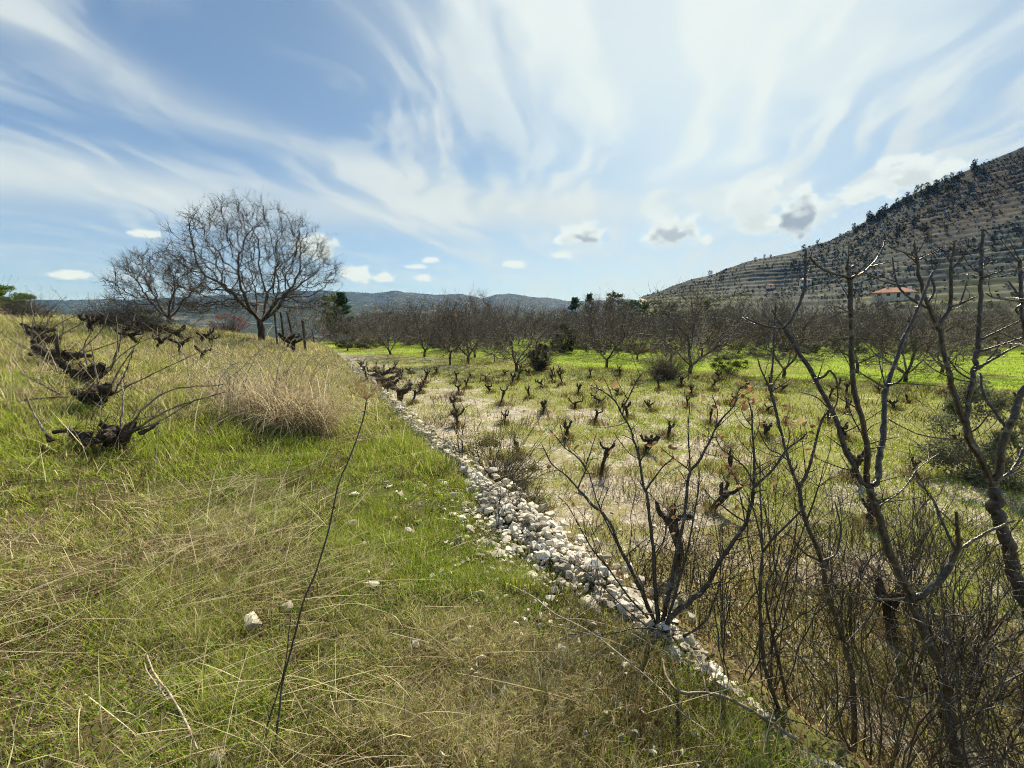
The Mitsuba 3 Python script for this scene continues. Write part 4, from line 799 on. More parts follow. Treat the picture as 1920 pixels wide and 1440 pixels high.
# thin leafless thicket that fills the corner below the saplings
def thicket(seed, stems, H, r, spread, sub=5):
    g = np.random.default_rng(seed)
    out = []
    for i in range(stems):
        a = g.uniform(0, 6.28); v = L(math.cos(a), math.sin(a), 0) * g.uniform(.1, 1) * spread
        h = H * g.uniform(.55, 1.15)
        P = [v * .15 + L(0, 0, -.05), v * .4 + L(0, 0, h * .35), v * .75 + L(0, 0, h * .7) + g.normal(size=3) * .05, v * 1.1 + L(0, 0, h) + g.normal(size=3) * .08]
        q = catmull(np.column_stack([P, [r, r * .85, r * .65, r * .3]]), 14)
        q[1:, :3] += g.normal(size=(13, 3)) * .006
        ms = [tubes(q[None, :, :3], q[None, :, 3], 5)]
        at = g.integers(3, 13, sub)
        m, Pt = twigs(g, q[at, :3], norm(rnd_dir(g, sub) + L(0, 0, .8)), g.uniform(.1, .45, sub) * H, r * .45, K=5, curl=.5, sides=4)
        kk = g.integers(1, 5, sub * 3); jj = np.repeat(np.arange(sub), 3)
        m2, _ = twigs(g, Pt[jj, kk], norm(rnd_dir(g, sub * 3) + L(0, 0, .6)), g.uniform(.04, .16, sub * 3), r * .3, K=3)
        out.append(join(ms + [m, m2]))
    return {'stem' + (f'_{i:03d}' if i else ''): mikit.ply(m, 'shoot_bark', smooth=True) for i, m in enumerate(out)}
TH = [thicket(1000 + i, 5 + i % 3, .85 + .14 * (i % 3), .0034 + .0012 * (i % 2), .62, 7) for i in range(6)]
for i in range(6): scene[f'thicket_shape_{i}'] = {'type': 'shapegroup', **TH[i]}
g = rng_(1010)
for i in range(84):
    s, t = g.uniform(.05, 3.8), g.uniform(-.7, 3.6)
    x, y = xy(s, t)
    if y < .9 or (s < .5 and t > 2.4): continue
    inst(f'thicket_shape_{i % 6}', 'thin_shrub', (x, y, G(x, y)), g.uniform(0, 360), g.uniform(.65, 1.15), 'thin dark leafless shoots in the tangled thicket below the saplings', 'shrub', 'leafless shoots of the thicket')
for s, t, sc, lb in [(.15, 6.05, .95, 'spray of dark twigs growing through the stones where the wall narrows'), (-.22, 4.15, .55, 'small dark twigs sprouting at the grassy side of the stone heap'), (.05, 4.35, .6, 'small dark twigs standing in the middle of the stone heap'), (-.1, 2.95, .5, 'small dark twiggy shoot on the near stones beside the bush'), (.5, 5.0, .7, 'dark twigs hugging the lower side of the stone heap')]:
    x, y = xy(s, t)
    put(thicket(int(1100 + t * 10), 6, .85, .0055, .30), 'thin_shrub', (x, y, G(x, y)), 30, sc, lb, 'shrub')
# ------------------------------------------------------------------ leafy and tangled bushes
def leafy(seed, c, rx, ry, rz, n, size, rgb, rgb2, clumps=30, zlow=0.0, spread=.22):
    g = np.random.default_rng(seed)
    P = dome(g, clumps, c, rx, ry, rz, zlow, .8)
    i = g.integers(0, clumps, n)
    q = P[i] + rnd_dir(g, n) * (g.uniform(0, 1, (n, 1)) ** .6) * spread * L(rx, ry, rz) * g.uniform(.6, 1.6, (clumps, 1))[i]
    return leaf_mesh(g, q, size, rgb, rgb2)
def bush(name, x, y, rx, rz, n, size, rgb, rgb2, lb, cat='bush', twig=200, seed=0, clumps=30, zoff=0, tw='twig_bark', group=None, stem_h=.9):
    g = np.random.default_rng(1200 + seed)
    k = new(name); tag(k, lb, cat, group)
    o = L(x, y, G(x, y) + zoff)
    if n:
        m = leafy(1300 + seed, (0, 0, rz * .95), rx, rx, rz, n, size, rgb, rgb2, clumps)
        scene[k + '__foliage'] = ply_c((m[0] + o, m[1], m[2]), 'leaf'); labels[k + '__foliage'] = {'kind': 'stuff'}
    d = norm(rnd_dir(g, twig) * L(1, 1, .5) + L(0, 0, .9))
    m1, P = twigs(g, np.repeat(o[None], twig, 0) + g.normal(size=(twig, 3)) * L(rx * .2, rx * .2, .02), d, g.uniform(.5, 1.25, twig) * rz * 1.9 * stem_h, .006 * max(1, rz / 1.0), K=6, curl=.6, sides=4)
    j, kk = g.integers(0, twig, twig * 3), g.integers(1, 6, twig * 3)
    m2, _ = twigs(g, P[j, kk], norm(rnd_dir(g, twig * 3) + L(0, 0, .2)), g.uniform(.1, .4, twig * 3) * rz, .0035 * max(1, rz / 1.0), K=4, curl=.6)
    scene[k + '__twigs'] = mikit.ply(join([m1, m2]), tw, smooth=True); labels[k + '__twigs'] = {'kind': 'stuff'}
bush('bush', *xy(1.0, 6.7), .62, .48, 7000, .016, (.10, .11, .05), (.22, .20, .09), 'grey green bush with brown twigs pressed against the lower side of the stones', seed=1, twig=160)
bush('bush', *xy(.85, 5.6), .4, .28, 3000, .014, (.10, .10, .045), (.22, .20, .09), 'low grey green bush between the stone heap and the stony soil', seed=2, twig=120)
bush('twig_heap', 6.9, 19.1, .85, .62, 0, .02, (.1, .1, .05), (.2, .2, .1), 'round reddish brown heap of dead bramble at the edge of the green', 'heap', twig=700, seed=3, tw='cane_bark')
bush('ivy_stump', 1.5, 23.4, .55, .80, 2600, .045, (.03, .035, .015), (.09, .095, .04), 'dark ivy smothered stump between the bare orchard trees', 'stump', twig=420, seed=4, clumps=16)
bush('thorn_bush', -14.6, 15.9, 1.3, .46, 0, .03, (.03, .04, .015), (.08, .10, .03), 'big dark thorn bush on the skyline of the upper terrace', twig=800, seed=5)
bush('thorn_bush', -12.9, 15.2, .8, .40, 1800, .03, (.04, .045, .02), (.11, .11, .05), 'smaller dark thorn bush in front of the smaller big tree', twig=450, seed=6)
bush('thorn_bush', -17.5, 15.6, 1.2, .34, 0, .03, (.03, .04, .015), (.08, .10, .03), 'low dark thorn bush at the far left end of the skyline'.replace('left ', 'outer '), twig=500, seed=7)
bush('green_bush', -19.9, 16.4, 1.2, .52, 9000, .045, (.07, .13, .02), (.18, .27, .05), 'bright green leafy bush on the skyline at the edge of the frame', twig=100, seed=8)
bush('red_bush', -15.0, 22.8, .9, .55, 1500, .03, (.20, .05, .04), (.30, .10, .07), 'low reddish bush behind the tan grass between the two big trees', twig=200, seed=9)
bush('olive_bush', 7.6, 6.6, .75, .80, 9000, .030, (.10, .12, .07), (.24, .26, .17), 'grey green olive bush behind the leaning sapling at the frame edge', twig=80, seed=10)
bush('green_bush', 10.6, 20.6, .8, .5, 3000, .035, (.06, .09, .02), (.16, .20, .06), 'low dark green bush behind the multi stemmed little tree', twig=100, seed=11)
bush('green_bush', 4.4, 36.5, 1.3, 1.15, 5000, .07, (.02, .035, .012), (.06, .08, .03), 'dark evergreen bush in the shade between the orchard trees', twig=60, seed=12)
g = rng_(1500)
for i in range(44):
    x = g.uniform(-18, 38); y = g.uniform(37, 50) - .38 * x
    dark = g.uniform() < .55
    bush('orchard_bush', x, y, g.uniform(.7, 1.5), g.uniform(.45, .9), 1500, .07, *(((.03, .045, .018), (.09, .11, .04)) if dark else ((.12, .10, .05), (.26, .22, .12))), 'scrubby bush in the undergrowth at the back of the orchard', twig=60, seed=20 + i, clumps=18, group='undergrowth bushes behind the green')
# the heap of tall dry grass on the upper terrace
def blades(B, az, lean, length, width, bend, col, seg=3, power=1.0):
    """Curved grass blades as tapering ribbons; lean and bend in radians from upright."""
    n = len(B)
    t = np.linspace(0, 1, seg + 1)
    th = lean[:, None] + bend[:, None] * t[None] ** power
    h = np.stack([np.cos(az), np.sin(az), 0 * az], -1)
    s = np.stack([-np.sin(az), np.cos(az), 0 * az], -1)
    dl = (length / seg)[:, None]
    step = np.sin(th[:, :-1] + np.diff(th) / 2)[..., None] * h[:, None] * dl[..., None] + np.cos(th[:, :-1] + np.diff(th) / 2)[..., None] * L(0, 0, 1) * dl[..., None]
    C = B[:, None] + np.concatenate([np.zeros((n, 1, 3)), np.cumsum(step, 1)], 1)
    w = (width[:, None] * .5 * (1 - .75 * t[None] ** 2))[..., None] * s[:, None]
    V = np.concatenate([np.stack([C[:, :-1] - w[:, :-1], C[:, :-1] + w[:, :-1]], 2).reshape(n, -1, 3), C[:, -1:]], 1)
    m = 2 * seg + 1
    F_ = []
    for k in range(seg - 1): F_ += [[2 * k, 2 * k + 1, 2 * k + 3], [2 * k, 2 * k + 3, 2 * k + 2]]
    F_ += [[2 * seg - 2, 2 * seg - 1, 2 * seg]]
    f = (np.arange(n)[:, None, None] * m + np.array(F_)[None]).reshape(-1, 3)
    return V.reshape(-1, 3), f, np.repeat(col, m, 0)
def tan(g, n, lo=(.26, .20, .11), hi=(.58, .50, .31), p=1.0): return L(*lo) + (L(*hi) - L(*lo)) * g.uniform(size=(n, 1)) ** p
def hay(x, y, rx, n, H, lb, seed, fall):
    g = np.random.default_rng(seed)
    a = g.uniform(0, 6.28, n); r = np.sqrt(g.uniform(size=n)) * rx
    X, Y = x + np.cos(a) * r * .8, y + np.sin(a) * r * .6
    B = np.stack([X, Y, ground(X, Y) - .02], -1)
    c = g.integers(0, 40, n); ca = g.normal(size=40) * .8
    az = np.where(g.uniform(size=n) < .65, fall + ca[c] + g.normal(size=n) * .25, g.uniform(0, 6.28, n))
    k = new('dry_grass_clump'); tag(k, lb, 'grass clump')
    scene[k] = ply_c(blades(B, az, g.uniform(.05, .75, n), H * g.lognormal(-.25, .38, n), g.uniform(.006, .013, n), g.uniform(.8, 2.5, n), tan(g, n, (.27, .22, .14), (.66, .60, .44)), 7, 1.3), 'blade')
hay(-3.05, 6.05, .50, 800, 1.2, 'tan dry grass drooping towards the wall, in front of the largest heap', 1600, -.35)
hay(-3.75, 6.55, .9, 1150, 1.0, 'largest heap of tall tan dry grass, with pale bramble canes', 1601, .1)
hay(-4.6, 7.3, .8, 600, .8, 'lower tan dry grass heap behind the largest one', 1603, 2.4)
k = new('dead_bramble'); tag(k, 'tangle of pale dead bramble canes sticking out of the dry grass heap', 'bramble')
g = np.random.default_rng(1602)
for i in range(26):
    a = g.uniform(-.8, 3.9); b = L(-3.9 + g.normal() * .45, 6.5 + g.normal() * .3, 0); b[2] = G(b[0], b[1]) + .15; v = L(math.cos(a), math.sin(a) * .6, 0); h = g.uniform(.5, 1.0); ln = g.uniform(.4, 1.2)
    q = catmull(np.column_stack([[b, b + v * ln * .25 + L(0, 0, h * .7), b + v * ln * .65 + L(0, 0, h), b + v * ln * 1.2 + L(0, 0, h * .55)], [.006, .0055, .0045, .002]]), 16)
    q[:, :3] += g.normal(size=(16, 3)) * .01
    at = g.integers(4, 15, 8)
    s, _ = twigs(g, q[at, :3], norm(rnd_dir(g, 8) + L(0, 0, .2)), g.uniform(.05, .3, 8), .0025, K=4, curl=.8)
    scene[k + '__cane' + (f'_{i:03d}' if i else '')] = mikit.ply(join([tubes(q[None, :, :3], q[None, :, 3], 5), s]), 'dead_stick', smooth=True)
# ------------------------------------------------------------------ the dry stone wall and loose stones
def stone_color(p, n, uv):
    a = noise(p.x * 8, p.y * 8, p.z * 8) * .75 + fbm(p.x * 30, p.y * 30, p.z * 30, 2) * .25
    b = noise(p.x * 160, p.y * 160, p.z * 160)
    c = mix(mi.Color3f(.27, .255, .22), mi.Color3f(.64, .62, .56), smoothstep(.28, .7, a))
    c = mix(c, mi.Color3f(.26, .24, .20), smoothstep(.62, .78, fbm(p.x * 22, p.y * 22, p.z * 22 + 5, 3)) * .6)
    return c * (.88 + .24 * b)
scene['limestone'] = two(principled(proc(stone_color), .9, .2))
def rock(g, n=16):
    p = rnd_dir(g, n) * g.uniform(.75, 1.0, (n, 1))
    h = ConvexHull(p)
    v, f = p, h.simplices.copy()
    c = np.cross(v[f[:, 1]] - v[f[:, 0]], v[f[:, 2]] - v[f[:, 0]])
    flip = (c * v[f].mean(1)).sum(1) < 0
    f[flip] = f[flip][:, ::-1]
    return v, f
g = rng_(2000)
ROCKS = [rock(g, int(g.integers(11, 17))) for _ in range(14)]
RPLY = [mikit.ply(r, 'limestone', smooth=22) for r in ROCKS]
def rock_matrix(g, p, s, flat=.55, yaw=None):
    R = T().translate([float(v) for v in p]).rotate([0, 0, 1], float(g.uniform(0, 360) if yaw is None else yaw)).rotate([1, .3, 0], float(g.normal() * 16))
    return R.scale([float(s * g.uniform(.75, 1.3)), float(s * g.uniform(.55, 1.0)), float(s * flat * g.uniform(.7, 1.2))])
wall = 'stone_wall'
tag(wall, 'long tumbled dry stone wall of white limestone along the terrace edge', 'wall')
S_ = []
for t in np.arange(-.5, 22, .045):                              # a band of stones that widens into a heap at 2.6 to 6 m
    heap = math.exp(-((t - 4.0) / 1.15) ** 2)
    width = .10 + .26 * heap + .05 * math.sin(t * 2.1)
    cnt = (4.0 + 24 * heap) if t < 7 else 2.6 if t < 11 else 1.2 if t < 16 else .6
    if t < 2.5: cnt *= 1.25
    for _ in range(int(g.poisson(cnt))):
        u = g.normal() * .55
        s = .10 + u * width - .16 * heap
        tt = t + g.uniform(-.03, .03)
        size = float(np.clip(g.lognormal(math.log(.029 if heap > .35 or t < 2.6 else .035), .48), .012, .085))
        if t < 2.4 and g.uniform() < .05: size = min(size * 1.7, .055)
        top = .03 + .15 * heap * math.exp(-((s + .02) / .2) ** 2) + .09 * (1 - heap) * min(1, max(0, (t - 2) / 2))
        x, y = xy(s, tt)
        zz = G(x, y)
        if s > .22: zz = max(zz, G(*xy(.12, tt)) - (s - .22) * 1.6)
        S_.append((x, y, zz + (top * math.exp(-(u / .9) ** 2)) * g.uniform(.15, 1.0), size, tt))
for t in np.arange(2.7, 20, .09):                                # its face on the lower side
    for z in (-.12, -.30, -.48, -.66):
        s = .42 - z * .22 + g.normal() * .03
        x, y = xy(s, t + g.uniform(-.05, .05))
        S_.append((x, y, G(*xy(-.1, t)) + z + g.normal() * .03, float(g.uniform(.04, .08)), t))
S_ = [q for q in S_ if q[3] > 0]
show = np.array([q[3] / max(1.2, math.hypot(q[0], q[1])) * (1 if q[2] > G(*xy(-.1, q[4])) - .06 else .3) for q in S_])
order = np.argsort(-show)
rest = []
for n_, i in enumerate(order):
    x, y, z, s, t = S_[i]
    k = int(g.integers(14)); m = rock_matrix(g, (x, y, z - (.02 if t < 2.4 else 0)), s, .62 if t > 2.5 else .42)
    if n_ < 300: scene[wall + '__stone' + (f'_{n_:03d}' if n_ else '')] = {**RPLY[k], 'to_world': m}
    else:
        M = np.array(m.matrix, float); rest.append((ROCKS[k][0] @ M[:3, :3].T + M[:3, 3], ROCKS[k][1]))
scene[wall + '__small_stones'] = mikit.ply(join(rest), 'limestone'); labels[wall + '__small_stones'] = {'kind': 'stuff'}
LOOSE = [(-1.32, 1.97, .085, 'big flat pale stone half sunk in the straw, near the thin dark stalk'), (-1.03, 1.27, .06, 'pale stone at the bottom edge beside the forked stick'), (-1.23, 2.13, .055, 'pale stone just behind the dark stalk'),
    (-1.30, 3.25, .075, 'whitish stone pair in the grass where the two dark stalks would meet the far grass'), (-.83, 2.72, .035, 'small white stone in the grass between the stalk and the stone heap'), (-.46, 3.67, .07, 'rounded grey white stone beside the upper edge of the heap'),
    (-.17, 3.63, .08, 'rounded stone lying against the twigs at the edge of the heap'), (-.01, 3.51, .07, 'pale stone lying at the grassy foot of the heap'), (-.36, 3.41, .06, 'broken white stone in the short grass below the rounded ones'), (-.84, 3.24, .05, 'white stone lying alone in the grass well off the heap'),
    (-.16, 1.95, .03, 'small flat white chip in the grass in front of the bush'), (-1.52, 3.91, .05, 'small pale stone near the middle of the dark stalk'), (-1.43, 2.97, .03, 'tiny white stone in matted straw'), (-.94, 2.56, .03, 'tiny white chip in the green grass tuft'),
    (-.53, 2.60, .04, 'pale stone half hidden by grass halfway to the bush'), (-.5, 2.0, .035, 'small pale stone in the dark grass in front of the fallen twig'), (-.75, 4.6, .06, 'flat pale stone on the grassy rim where the wall narrows'), (-1.9, 6.3, .08, 'flat pale slab in the green grass beside the umbel head')]
for x, y, s, lb in LOOSE:
    k = new('loose_stone'); scene[k] = {**RPLY[int(g.integers(14))], 'to_world': rock_matrix(g, (x, y, G(x, y) + s * .16 + .012), s, .42)}
    tag(k, lb, 'stone', 'loose stones in the grass')
# scattered stones too many to count: along the grassy side, and on the bare soil of the vineyard
def scatter(name, pts, sizes, lb, cat, n=9, flat=.5):
    gg = rng_(2100 + len(pts))
    R = [rock(gg, n) for _ in range(6)]
    out, k = [], gg.integers(0, 6, len(pts))
    for j in range(6):
        p, s = pts[k == j], sizes[k == j]
        if not len(p): continue
        a = gg.uniform(0, 6.28, len(p)); ca, sa = np.cos(a)[:, None], np.sin(a)[:, None]
        v = R[j][0][None] * (s[:, None, None] * np.stack([gg.uniform(.8, 1.3, len(p)), gg.uniform(.5, 1, len(p)), flat * gg.uniform(.6, 1.2, len(p))], -1)[:, None])
        v = np.stack([v[..., 0] * ca - v[..., 1] * sa, v[..., 0] * sa + v[..., 1] * ca, v[..., 2]], -1) + p[:, None]
        f = (R[j][1][None] + (np.arange(len(p)) * n)[:, None, None]).reshape(-1, 3)
        out.append((v.reshape(-1, 3), f))
    scene[name] = mikit.ply(join(out), 'limestone'); tag(name, lb, cat, kind='stuff')
g = rng_(2050)
n = 420
t = g.normal(3.6, 1.5, n); s = -.25 - np.abs(g.normal(0, .42, n)); x, y = xy(s, t)
scatter('rubble', np.stack([x, y, ground(x, y) + .025], -1), g.lognormal(math.log(.022), .45, n), 'small white rubble strewn in the grass beside the wall', 'rubble')
n = 15000
r = 2.2 + 17 * g.uniform(size=n) ** 1.2; a = np.radians(g.uniform(-35, 62, n)); x, y = r * np.sin(a), r * np.cos(a)
s_, t_ = st(x, y)
bare = nz(x, y, .5, 7, 3) * .55 + nz(x, y, 2.2, 8, 2) * .45 - np.clip((s_ - 5) * .018, -.05, .10)
ok = (s_ > .55) & (bare > .44 + .12 * g.uniform(size=n)) & (y < 27 - .72 * x)
x, y, r = x[ok], y[ok], r[ok]
scatter('gravel', np.stack([x, y, ground(x, y) + .004], -1), g.lognormal(math.log(.014), .45, len(x)) * (1 + r * .045), 'pale limestone gravel covering the bare vineyard soil', 'gravel', 8)
# fallen leaves on the soil under the thicket
g = rng_(2070)
n = 24000
s = g.uniform(-.15, 3.6, n); t = g.uniform(-.9, 4.2, n); x, y = xy(s, t)
m = leaf_mesh(g, np.stack([x, y, ground(x, y) + g.uniform(.004, .03, n)], -1), .017, (.16, .10, .06), (.46, .36, .24))
scene['leaf_litter'] = ply_c(m, 'leaf'); tag('leaf_litter', 'brown dead leaves on the ground under the thicket', 'leaf litter', kind='stuff')
# ------------------------------------------------------------------ grass
def polar(g, n, r0, r1, a0, a1, p):
    """Points round the camera, thinning out with distance as r^-p."""
    u = g.uniform(size=n); q = 2 - p
    r = (r0 ** q + u * (r1 ** q - r0 ** q)) ** (1 / q) if abs(q) > 1e-3 else r0 * (r1 / r0) ** u
    a = np.radians(g.uniform(a0, a1, n))
    return r * np.sin(a), r * np.cos(a), r
GREEN, GREEN2, OLIVE, TAN, BROWN = L(.18, .275, .028), L(.47, .56, .09), L(.33, .325, .11), L(.78, .72, .50), L(.17, .115, .06)
def greenness(x, y):
    """How fresh the grass is: 0 straw, 1 green."""
    s, t = st(x, y)
    k = nz(x, y, .55, 7, 3) * .6 + nz(x, y, 1.9, 17, 2) * .4
    k = sstep(.30, .58, k)
    spot = lambda cx, cy, rx, w: w * np.exp(-((x - cx) ** 2 + (y - cy) ** 2) / rx ** 2)
    k = k * .72 + spot(-3.1, 5.0, .95, .75) + spot(-4.3, 3.8, .8, .45) + .45 * np.exp(-((s + .75) / .45) ** 2) * sstep(4.5, 6, t) * sstep(13, 9, t) + spot(-1.0, 2.3, .6, .25) + spot(-5.8, 4.0, .9, .4) + spot(-1.7, 4.3, 1.2, .45) + spot(-.5, 3.0, .7, .3)
    k -= .45 * sstep(9, 14, np.hypot(x, y)) * (s < 0) + spot(-2.6, 2.6, .9, .35) + spot(.3, 1.9, .55, .3) + spot(-4.9, 8.0, 1.6, .5) + spot(-2.0, 1.4, .6, .2)
    return np.clip(k, 0, 1)
def grass_color(g, k, n):
    c = GREEN + (GREEN2 - GREEN) * g.uniform(size=(n, 1))
    d = np.where(g.uniform(size=(n, 1)) < .30, BROWN + (TAN - BROWN) * g.uniform(size=(n, 1)) * .5, OLIVE + (TAN - OLIVE) * g.uniform(size=(n, 1)) ** 1.4)
    pick = g.uniform(size=n) < (.08 + .76 * k)
    return np.where(pick[:, None], c, d) * g.uniform(.75, 1.2, (n, 1))
def clumped(g, x, y, n, rad, p=.6):
    """Pulls a share of the points towards tuft centres; returns also the direction away from the centre."""
    c = g.integers(0, n, n)
    take = g.uniform(size=n) < p
    a, q = g.uniform(0, 6.28, n), rad * np.sqrt(g.uniform(size=n))
    m = max(1, n // 14); c = c % m
    X, Y = np.where(take, x[c] + np.cos(a) * q, x), np.where(take, y[c] + np.sin(a) * q, y)
    return X, Y, np.where(take, a + g.normal(size=n) * .6, g.uniform(0, 6.28, n)), np.where(take, q / rad, .5)
def sward(name, seed, n, r0, r1, a0, a1, p, hgt, wid, seg, keep, lb, cat, rad=.06, tall=None, colour=grass_color, fresh=greenness, clump=.6, wr=.00115, gaps=0):
    g = np.random.default_rng(seed)
    x, y, r = polar(g, n, r0, r1, a0, a1, p)
    x, y, az, q = clumped(g, x, y, n, rad * np.maximum(1, r / 4), clump)
    ok = keep(x, y, g)
    if gaps: ok &= nz(x, y, 7.0, 61, 2) * .6 + nz(x, y, 2.6, 62, 2) * .4 > gaps + .10 * g.normal(size=n)
    x, y, az, q = x[ok], y[ok], az[ok], q[ok]; n = len(x); r = np.hypot(x, y)
    k = fresh(x, y)
    h = hgt * g.lognormal(0, .35, n) * (1 + (tall(x, y) if tall else 0)) * (1.15 - .3 * q)
    B = np.stack([x, y, ground(x, y) - .01], -1)
    lean = .12 + .5 * q * g.uniform(.3, 1.3, n); bend = g.uniform(.2, 1.3, n) * (1.15 - .45 * k)
    w = np.maximum(wid, r * wr) * g.uniform(.6, 1.25, n)
    scene[name] = ply_c(blades(B, az, lean, h, w, bend, colour(g, k, n), seg), 'blade')
    tag(name, lb, cat, kind='stuff')
edge = lambda x, y, g: st(x, y)[0] < .06 + .09 * g.normal(size=len(x))
upper_tall = lambda x, y: .45 * sstep(6, 12, np.hypot(x, y)) + 1.1 * (nz(x, y, 1.3, 27, 2) - .5) * 2 + .9 * (nz(x, y, 6.0, 28, 2) - .5) * 2
sward('grass', 3001, 430000, .75, 5.2, -64, 50, 1.35, .060, .0032, 3, edge, 'short green and straw coloured grass of the upper terrace close by', 'grass', tall=upper_tall, gaps=.45, rad=.04, clump=.8)
sward('grass_001', 3002, 210000, 5.0, 13, -60, 12, 1.5, .10, .004, 2, edge, 'green and tan grass of the upper terrace around the old vines', 'grass', tall=upper_tall, gaps=.42, clump=.8)
sward('grass_002', 3003, 90000, 12.5, 27, -58, -12, 1.4, .12, .008, 2, lambda x, y, g: edge(x, y, g) & (st(x, y)[1] < 33), 'tall tan dry grass on the skyline of the upper terrace', 'grass', tall=lambda x, y: .4, wr=.0009)
# last year's long straws, lying over one another
def straw(name, seed, n, r0, r1, a0, a1, keep, lb, main, length, wide=.0024, dens=None, fl=(1.0, 1.75), cols=((.34, .29, .17), (.90, .84, .63))):
    g = np.random.default_rng(seed)
    x, y, r = polar(g, n, r0, r1, a0, a1, 1.5)
    c = g.integers(0, max(1, n // 7), n)
    x, y = x[c] + g.normal(size=n) * .10, y[c] + g.normal(size=n) * .10
    ok = keep(x, y, g)
    if dens: ok &= g.uniform(size=n) < dens(x, y)
    x, y = x[ok], y[ok]; n = len(x); r = np.hypot(x, y)
    B = np.stack([x, y, ground(x, y) + .0 + .05 * g.uniform(size=n)], -1)
    az = np.where(g.uniform(size=n) < .8, main + 4.5 * (nz(x, y, .55, 66, 2) - .5) + g.normal(size=n) * .5, g.uniform(0, 6.28, n))
    lean = np.where(g.uniform(size=n) < .75, g.uniform(*fl, n), g.uniform(.15, .9, n))
    bend = g.uniform(-.15, .75, n) * np.where(lean > 1.35, .25, 1)
    scene[name] = ply_c(blades(B, az, np.minimum(lean, 1.5), length * np.minimum(g.lognormal(-.1, .55, n), 2.0), np.maximum(wide, r * .0009) * np.minimum(g.lognormal(-.1, .4, n), 1.5), bend, tan(g, n, *cols, .8), 5, 1.2), 'blade')
    tag(name, lb, 'grass', kind='stuff')
straw('straw', 3101, 12000, .8, 5.5, -62, 30, edge, 'long pale dry straws lying across the grass close by', .35, .34, dens=lambda x, y: np.clip(.95 - .9 * greenness(x, y), .06, 1) * (.12 + .88 * sstep(.38, .58, nz(x, y, 1.1, 67, 2))) * (.03 + .97 * sstep(-.1, -1.5, x - .25 * (y - 2))))
straw('straw_001', 3102, 5200, 5, 13, -60, 0, edge, 'dry straws standing and lying among the old vines', .2, .42, wide=.004, fl=(.5, 1.6), dens=lambda x, y: np.clip(1 - .8 * greenness(x, y), .1, 1))
# dark dead stalks and weeds along the wall, the thicket floor and the terrace foot
def weed_color(g, k, n): return np.where(g.uniform(size=(n, 1)) < .25, OLIVE * .6, L(.13, .09, .05) * g.uniform(.35, 1.2, (n, 1)))
sward('weeds', 3201, 42000, 1.0, 12, -50, 62, 1.4, .16, .003, 3, lambda x, y, g: (np.abs(st(x, y)[0] - .72) < .20 + .10 * g.normal(size=len(x))) , 'dark brown weeds along the lower foot of the wall', 'weeds', colour=weed_color)
sward('weeds_001', 3202, 30000, .8, 3.2, -10, 62, 1.3, .10, .0026, 3, lambda x, y, g: (np.exp(-((x - .35) ** 2 + (y - 1.55) ** 2) / .42) > .15 + g.uniform(size=len(x))) & edge(x, y, g), 'dark brown dead grass in front of the bush', 'weeds', colour=weed_color)
patch = lambda x, y: nz(x, y, 1.5, 68, 3) * .65 + nz(x, y, 5.0, 69, 2) * .35
sward('weeds_005', 3203, 150000, .8, 9, -62, 40, 1.45, .085, .0026, 2, lambda x, y, g: edge(x, y, g) & (patch(x, y) > .53 + .04 * g.normal(size=len(x))), 'dark brown dead weeds in patches over the upper terrace', 'weeds', colour=weed_color, clump=.85, rad=.035)
straw('straw_003', 3104, 12000, .8, 5.5, -62, 45, edge, 'short broken bits of straw in the grass', .8, .085, wide=.0020, fl=(.6, 1.6), cols=((.16, .12, .07), (.62, .55, .38)), dens=lambda x, y: np.clip(1 - .6 * greenness(x, y), .2, 1))
near_thicket = lambda x, y: (st(x, y)[0] > .3) & (st(x, y)[1] < 3.4) & (st(x, y)[0] < 3.2)
sward('weeds_006', 3204, 26000, 1.0, 5, -5, 64, 1.2, .13, .0026, 3, lambda x, y, g: near_thicket(x, y) & (g.uniform(size=len(x)) < .8), 'brown dead grass under the thicket', 'weeds', colour=weed_color)
low = lambda x, y, g: st(x, y)[0] > .55 + .1 * g.normal(size=len(x))
def low_fresh(x, y): return np.clip(sstep(.28, .48, nz(x, y, .45, 37, 3) * .6 + nz(x, y, 1.7, 38, 2) * .4 + np.clip((st(x, y)[0] - 4) * .02, -.02, .16)), 0, 1)
def low_keep(x, y, g):
    bare = nz(x, y, .5, 7, 3) * .55 + nz(x, y, 2.2, 8, 2) * .45 - np.clip((st(x, y)[0] - 5) * .018, -.05, .10)
    return low(x, y, g) & ~(near_thicket(x, y) & (g.uniform(size=len(x)) < .75)) & (y < 28 - .72 * x) & (bare < .45 + .14 * g.uniform(size=len(x)))
sward('grass_003', 3301, 190000, 2.2, 12, -28, 62, 1.45, .075, .003, 2, low_keep, 'green and straw coloured grass between the vine stumps', 'grass', fresh=low_fresh)
sward('grass_004', 3302, 120000, 11, 30, -32, 60, 1.3, .10, .007, 2, low_keep, 'thin grass at the far side of the vineyard', 'grass', fresh=low_fresh, wr=.0009)
straw('straw_002', 3303, 3600, 2.0, 14, -20, 60, low, 'dry straws and dead stems between the vine stumps', .3, .30, wide=.0035, fl=(.2, 1.5), dens=lambda x, y: .8 - .5 * low_fresh(x, y))
